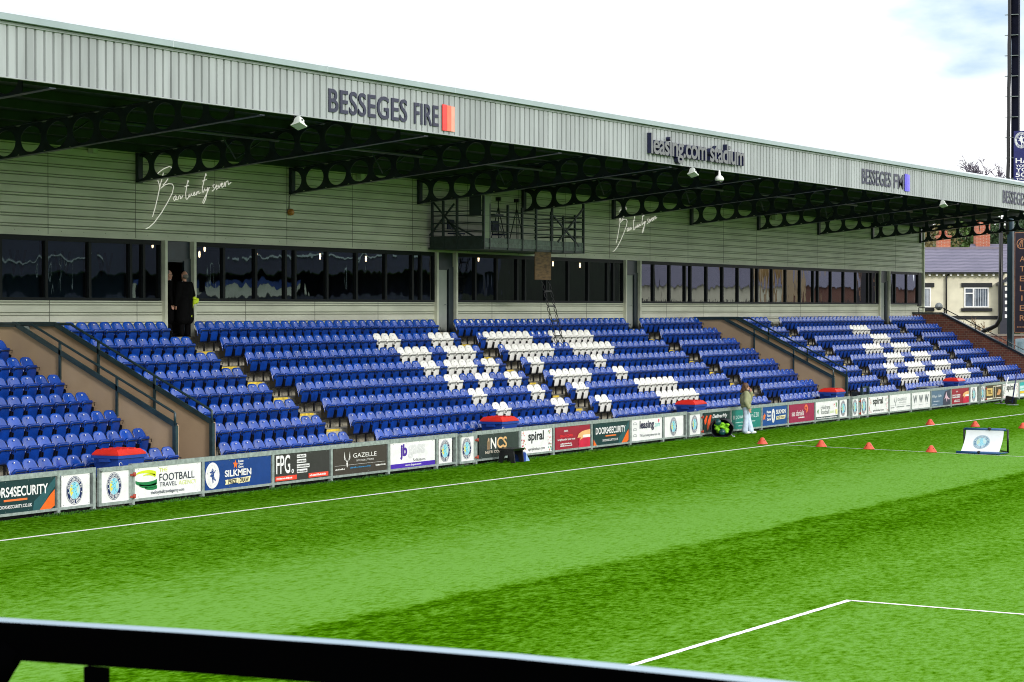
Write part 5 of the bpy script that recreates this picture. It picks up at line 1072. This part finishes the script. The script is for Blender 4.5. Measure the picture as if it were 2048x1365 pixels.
def win(x0, x1, z0, z1, split, label):
    m = MB(); t_ = .08; m.box(x0, -.06, z0, x0 + t_, .05, z1); m.box(x1 - t_, -.06, z0, x1, .05, z1); m.box(x0 + t_, -.06, z0, x1 - t_, .05, z0 + t_); m.box(x0 + t_, -.06, z1 - t_, x1 - t_, .05, z1)
    s_ = x0 + (x1 - x0) * split; m.box(s_ - .05, -.06, z0 + t_, s_ + .05, .05, z1 - t_); m.box(x0 + t_, -.06, z0 + (z1 - z0) * .68, s_ - .05, .05, z0 + (z1 - z0) * .68 + .07); w_ = m.build('window', wwhite, h)
    m = MB(); m.box(x0 + t_, -.01, z0 + t_, x1 - t_, .02, z1 - t_); m.build('pane', dglass, w_); m = MB()
    for q in range(5): xx = s_ + .12 + q * (x1 - s_ - .2) / 5; m.box(xx, -.016, z0 + t_, xx + .05, -.012, z1 - t_)
    m.build('blind', paint(170, 176, 184), w_); m = MB(); m.box(x0 - .18, -.1, z1 + .02, x1 + .2, .0, z1 + .28); m.build('lintel', black, h); m = MB(); m.box(x0 - .18, -.12, z0 - .24, x1 + .2, .0, z0 - .04); m.build('sill', black, h)
win(-.06, 1.47, 4.24, 5.48, .38, ''); win(-3.6, -2.12, 4.24, 5.48, .6, '')
m = MB(); m.tube([(-1.05, -.1, 6.3), (-1.18, -.12, 6.1), (-1.18, -.12, 2)], .055, 8); m.build('downpipe', black, h)
m = MB(); m.box(-9, -.03, 3.5, 2.45, -.001, 3.72); m.build('plinth', black, h)
m = MB(); m.prism([(1.9, -.9, 5.75), (2.9, -.9, 6.25), (3.9, -.9, 5.75), (3.9, -.9, 5.6), (2.9, -.9, 6.08), (1.9, -.9, 5.6)], (0, 1.5, 0)); m.box(2.05, -.6, 2, 2.6, .5, 5.6); m.build('porch', paint(40, 42, 54), h); m = MB()
for q in range(6): m.box(2.35, -.63, 3.6 + q * .42, 2.62, -.601, 3.82 + q * .42)
m.build('quoin', wwhite, h)
t = local_thing('satellite_dish', 149.5, 26.35, 4.3, 'round grey satellite dish on the cream house', 'satellite dish'); m = MB(); m.lathe((0, -.15, 0), [(.24, -.08), (.18, -.03), (.0, .0)], 18, 'y'); m.tube([(0, -.15, 0), (.0, .4, -.1)], .02, 6); m.build('dish', paint(120, 126, 128), t, smooth=True); m = MB(); m.tube([(.0, -.2, -.22), (.05, -.45, .05)], .015, 6); m.build('arm', black, t)
h = local_thing('house', 168, 31, 0, 'slate roofed house behind with two orange brick chimneys', 'house')
m = MB(); m.box(-8, 0, 2, 8, 7, 7.0); m.build('wall', cream, h); m = MB(); m.prism([(.4, -.3, 7.0), (1.5, 3.4, 8.75), (1.5, 7.3, 7.0)], (9, 0, 0)); rf = m.build('roof', slate, h)
for x0, x1, z1 in ((-.85, .0, 9.35), (1.8, 2.8, 10.6)):
    m = MB(); m.box(x0, 3.0, 6, x1, 3.9, z1 - .15); m.box(x0 - .06, 2.94, z1 - .15, x1 + .06, 3.96, z1); c_ = m.build('chimney', brick2, h); m = MB()
    for q in (.25, .7): m.lathe((x0 + (x1 - x0) * q, 3.45, z1), [(.13, 0), (.11, .3), (.13, .34), (.10, .34)], 10)
    m.build('chimney_pot', brick2, c_)
t = local_thing('garden_wall', 138, 27, 0, 'red brick garden wall in front of the cream house', 'wall'); m = MB(); m.box(-14, 0, -1, 9, .3, 2.6); m.build('brickwork', brick, t); m = MB(); m.box(-14, -.04, 2.6, 9, .34, 2.72); m.build('coping', paint(120, 110, 100), t)
# plants: recursive twigs, leaf clumps
def twigs(m, p, d, L, r, dep, rr, spread=.55, minr=.008):
    e = p + d * L; m.tube([p, p + d * L * .5 + Vector((rr.gauss(0, .04), rr.gauss(0, .04), 0)) * L, e], max(r, minr), 5, max(r * .65, minr), cap=False)
    if dep == 0: return
    for q in range(rr.choice((2, 3, 3))):
        nd = (d + Vector((rr.gauss(0, spread), rr.gauss(0, spread), rr.gauss(.1, spread * .6)))).normalized(); twigs(m, p + d * L * rr.uniform(.45, 1), nd, L * rr.uniform(.55, .82), r * .62, dep - 1, rr, spread, minr)
bark = mat('bark', (.09, .06, .05), .9, 0, .3, 5); twigm = mat('twig', (.20, .13, .07), .9, 0, .4, 3)
def bare_bush(d, l, z, s_, label, seed, name='bare_shrub', cat='shrub', mt=twigm, n=16, group=None, minr=.012):
    t = local_thing(name, d, l, z, label, cat, group); rr = random.Random(seed); m = MB()
    for q in range(n): twigs(m, Vector((rr.gauss(0, .5) * s_, rr.gauss(0, .25) * s_, 0)), Vector((rr.gauss(0, .35), rr.gauss(0, .3), 1)).normalized(), s_ * rr.uniform(.35, .6), .025 * s_, 3, rr, .45, minr)
    m.build('branches', mt, t)
bare_bush(142, 25.4, 2.0, 1.6, 'leafless brown shrub in front of the cream house, left one', 3, group='leafless shrubs by the brick wall'); bare_bush(143, 27.0, 1.9, 1.5, 'leafless brown shrub in front of the cream house window', 5, group='leafless shrubs by the brick wall')
t = local_thing('bare_tree', 205, 40.6, 11, 'leafless tree above the roof edge beside the mast', 'tree'); rr = random.Random(8); m = MB(); m.tube([(0, 0, -2), (.05, 0, 1.8)], .22, 8, .16); m.build('trunk', bark, t); m = MB()
for q in range(6): twigs(m, Vector((.05, 0, 1.2 + q * .12)), Vector((rr.gauss(-.15, .5), rr.gauss(0, .4), 1)).normalized(), 1.9, .10, 5, rr, .5, .018)
m.build('branches', mat('bark_grey', (.13, .11, .15), .9, 0, .3), t)
def leafy(d, l, z, rx, rz_, label, seed, mt, n=2600, name='leafy_tree', cat='tree', group='trees on the hillside', leaf=.16, trunk=True):
    t = local_thing(name, d, l, z, label, cat, group); rr = random.Random(seed)
    if trunk: m = MB(); m.tube([(0, 0, -2), (.1, 0, rz_)], .2, 8, .08); m.build('trunk', bark, t)
    m = MB(); cl = [(rr.uniform(-.7, .7) * rx, rr.uniform(-.6, .6) * rx, rr.uniform(.3, 1.8) * rz_, rr.uniform(.25, .5)) for q in range(16)]
    for q in range(n):
        c_ = rr.choice(cl); g = Vector((rr.gauss(0, 1), rr.gauss(0, 1), rr.gauss(0, 1))).normalized() * rr.random() ** .4; p = Vector((c_[0] + g.x * rx * c_[3], c_[1] + g.y * rx * c_[3], c_[2] + g.z * rz_ * c_[3])); a = Vector((rr.gauss(0, 1), rr.gauss(0, 1), rr.gauss(0, 1))).normalized(); b_ = a.cross(Vector((rr.gauss(0, 1), rr.gauss(0, 1), rr.gauss(0, 1)))).normalized(); s_ = leaf * rr.uniform(.6, 1.4)
        m.add([p - a * s_, p + b_ * s_ * .5, p + a * s_, p - b_ * s_ * .5], [(0, 1, 2, 3)])
    m.build('crown', mt, t)
gA = mat('leaf_green', (.06, .12, .02), .7, 0, .5, 1.2); gB = mat('leaf_dark', (.03, .07, .018), .7, 0, .5, 1.2); gC = mat('leaf_olive', (.16, .13, .05), .8, 0, .4, 1.2)
for k, (d, l, z, rx, rz_, mt, lab) in enumerate(((182, 31.5, 5.5, 2.6, 2.8, gC, 'brownish olive bush left of the orange chimneys'), (184, 34.4, 6, 2.4, 2.9, gA, 'bright green bush between the two orange chimneys'), (186, 37.6, 6, 2.4, 2.7, gB, 'dark green bush right of the taller chimney'), (188, 40, 6, 2.6, 2.8, gA, 'green bush close beside the mast'), (196, 33, 8.5, 3, 3, gC, 'olive tree higher on the hillside, left'), (197, 37, 8.5, 3, 3, gB, 'dark green tree higher on the hillside, middle'), (198, 41.5, 8.5, 3.2, 3, gC, 'olive tree higher on the hillside by the mast'))): leafy(d, l, z, rx, rz_, lab, 20 + k, mt)
leafy(141, 29.6, 2.2, .7, .8, 'small green shrub growing at the foot of the dark porch', 40, gA, 700, 'green_shrub', 'shrub', None, .07, False)
# what stands across the pitch, mirrored in the bar windows, with reflection pieces added
navyp = mat('far_stand_navy', (.012, .02, .05), .7, 0, .2)
t = thing('end_stand', (130, -17, 0), 'dark covered stand behind the far goal mirrored in the bar windows', 'stand'); m = MB(); m.box(127, -42, -2, 128, 6, 5.0); m.box(132, -42, 5.0, 133, 6, 6.4); m.box(126, -42, 6.4, 134, 6, 11); m.build('structure', navyp, t); m = MB(); m.box(125.9, -36, 7.3, 125.95, -19, 7.4); m.box(125.9, -8, 7.3, 125.95, 3, 7.4)
for q in (-31, -22.5, -11, .5): m.box(125.9, q, 5.4, 125.95, q + .1, 7.3)
m.build('white_frame', paint(150, 168, 172), t); m = MB(); m.box(126.9, -13, 5.0, 127, -5, 5.6); m.build('white_band', paint(190, 196, 190), t); m = MB(); m.box(126.9, -13, 5.62, 127, -5, 5.95); m.build('blue_band', paint(30, 70, 160), t)  # pale frame strips added unseen, to streak the window reflections
t = thing('main_stand', (60, -48, 0), 'long covered main stand across the pitch opposite the blue seats', 'stand'); m = MB(); m.box(-10, -54, -2, 122, -46, 3.5); m.box(-10, -54, 3.5, 122, -53, 9); m.build('structure', navyp, t); m = MB(); m.box(-10, -54, 9, 122, -44, 10.2); m.build('roof', gut, t)
t = thing('opposite_hedge', (188, -20, 0), 'unseen dark hedge across the pitch mirrored in the bar windows', 'hedge'); m = MB(); m.box(172, -22, -2, 205, -18, 12); m.build('foliage', mat('hedge_dark', (.008, .016, .006), .9, 0, .6, .5), t)  # unseen block added so the middle windows reflect something dark
for x0, x1, wm, ev, lab in ((206, 240, cream, 6.4, 'cream house row across the pitch mirrored in windows'), (241, 252, paint(150, 120, 70), 10.5, 'tan building across the pitch mirrored in windows'), (253, 300, brick, 6.6, 'red brick houses across the pitch mirrored in windows')):
    t = thing('opposite_house', ((x0 + x1) / 2, -20, 0), lab, 'house', 'houses across the pitch'); m = MB(); m.box(x0, -26, -2, x1, -18, ev); m.build('wall', wm, t); m = MB(); m.prism([(x0, -17.6, ev), (x0, -22, ev + 3.6), (x0, -26.4, ev)], (x1 - x0, 0, 0)); m.build('roof', slate, t)
    x = x0 + 1.5
    while x < x1 - 2: m = MB(); m.box(x, -18.06, 2.6, x + 1.4, -17.98, 5.0); m.build('window', frame, t); x += 4.2
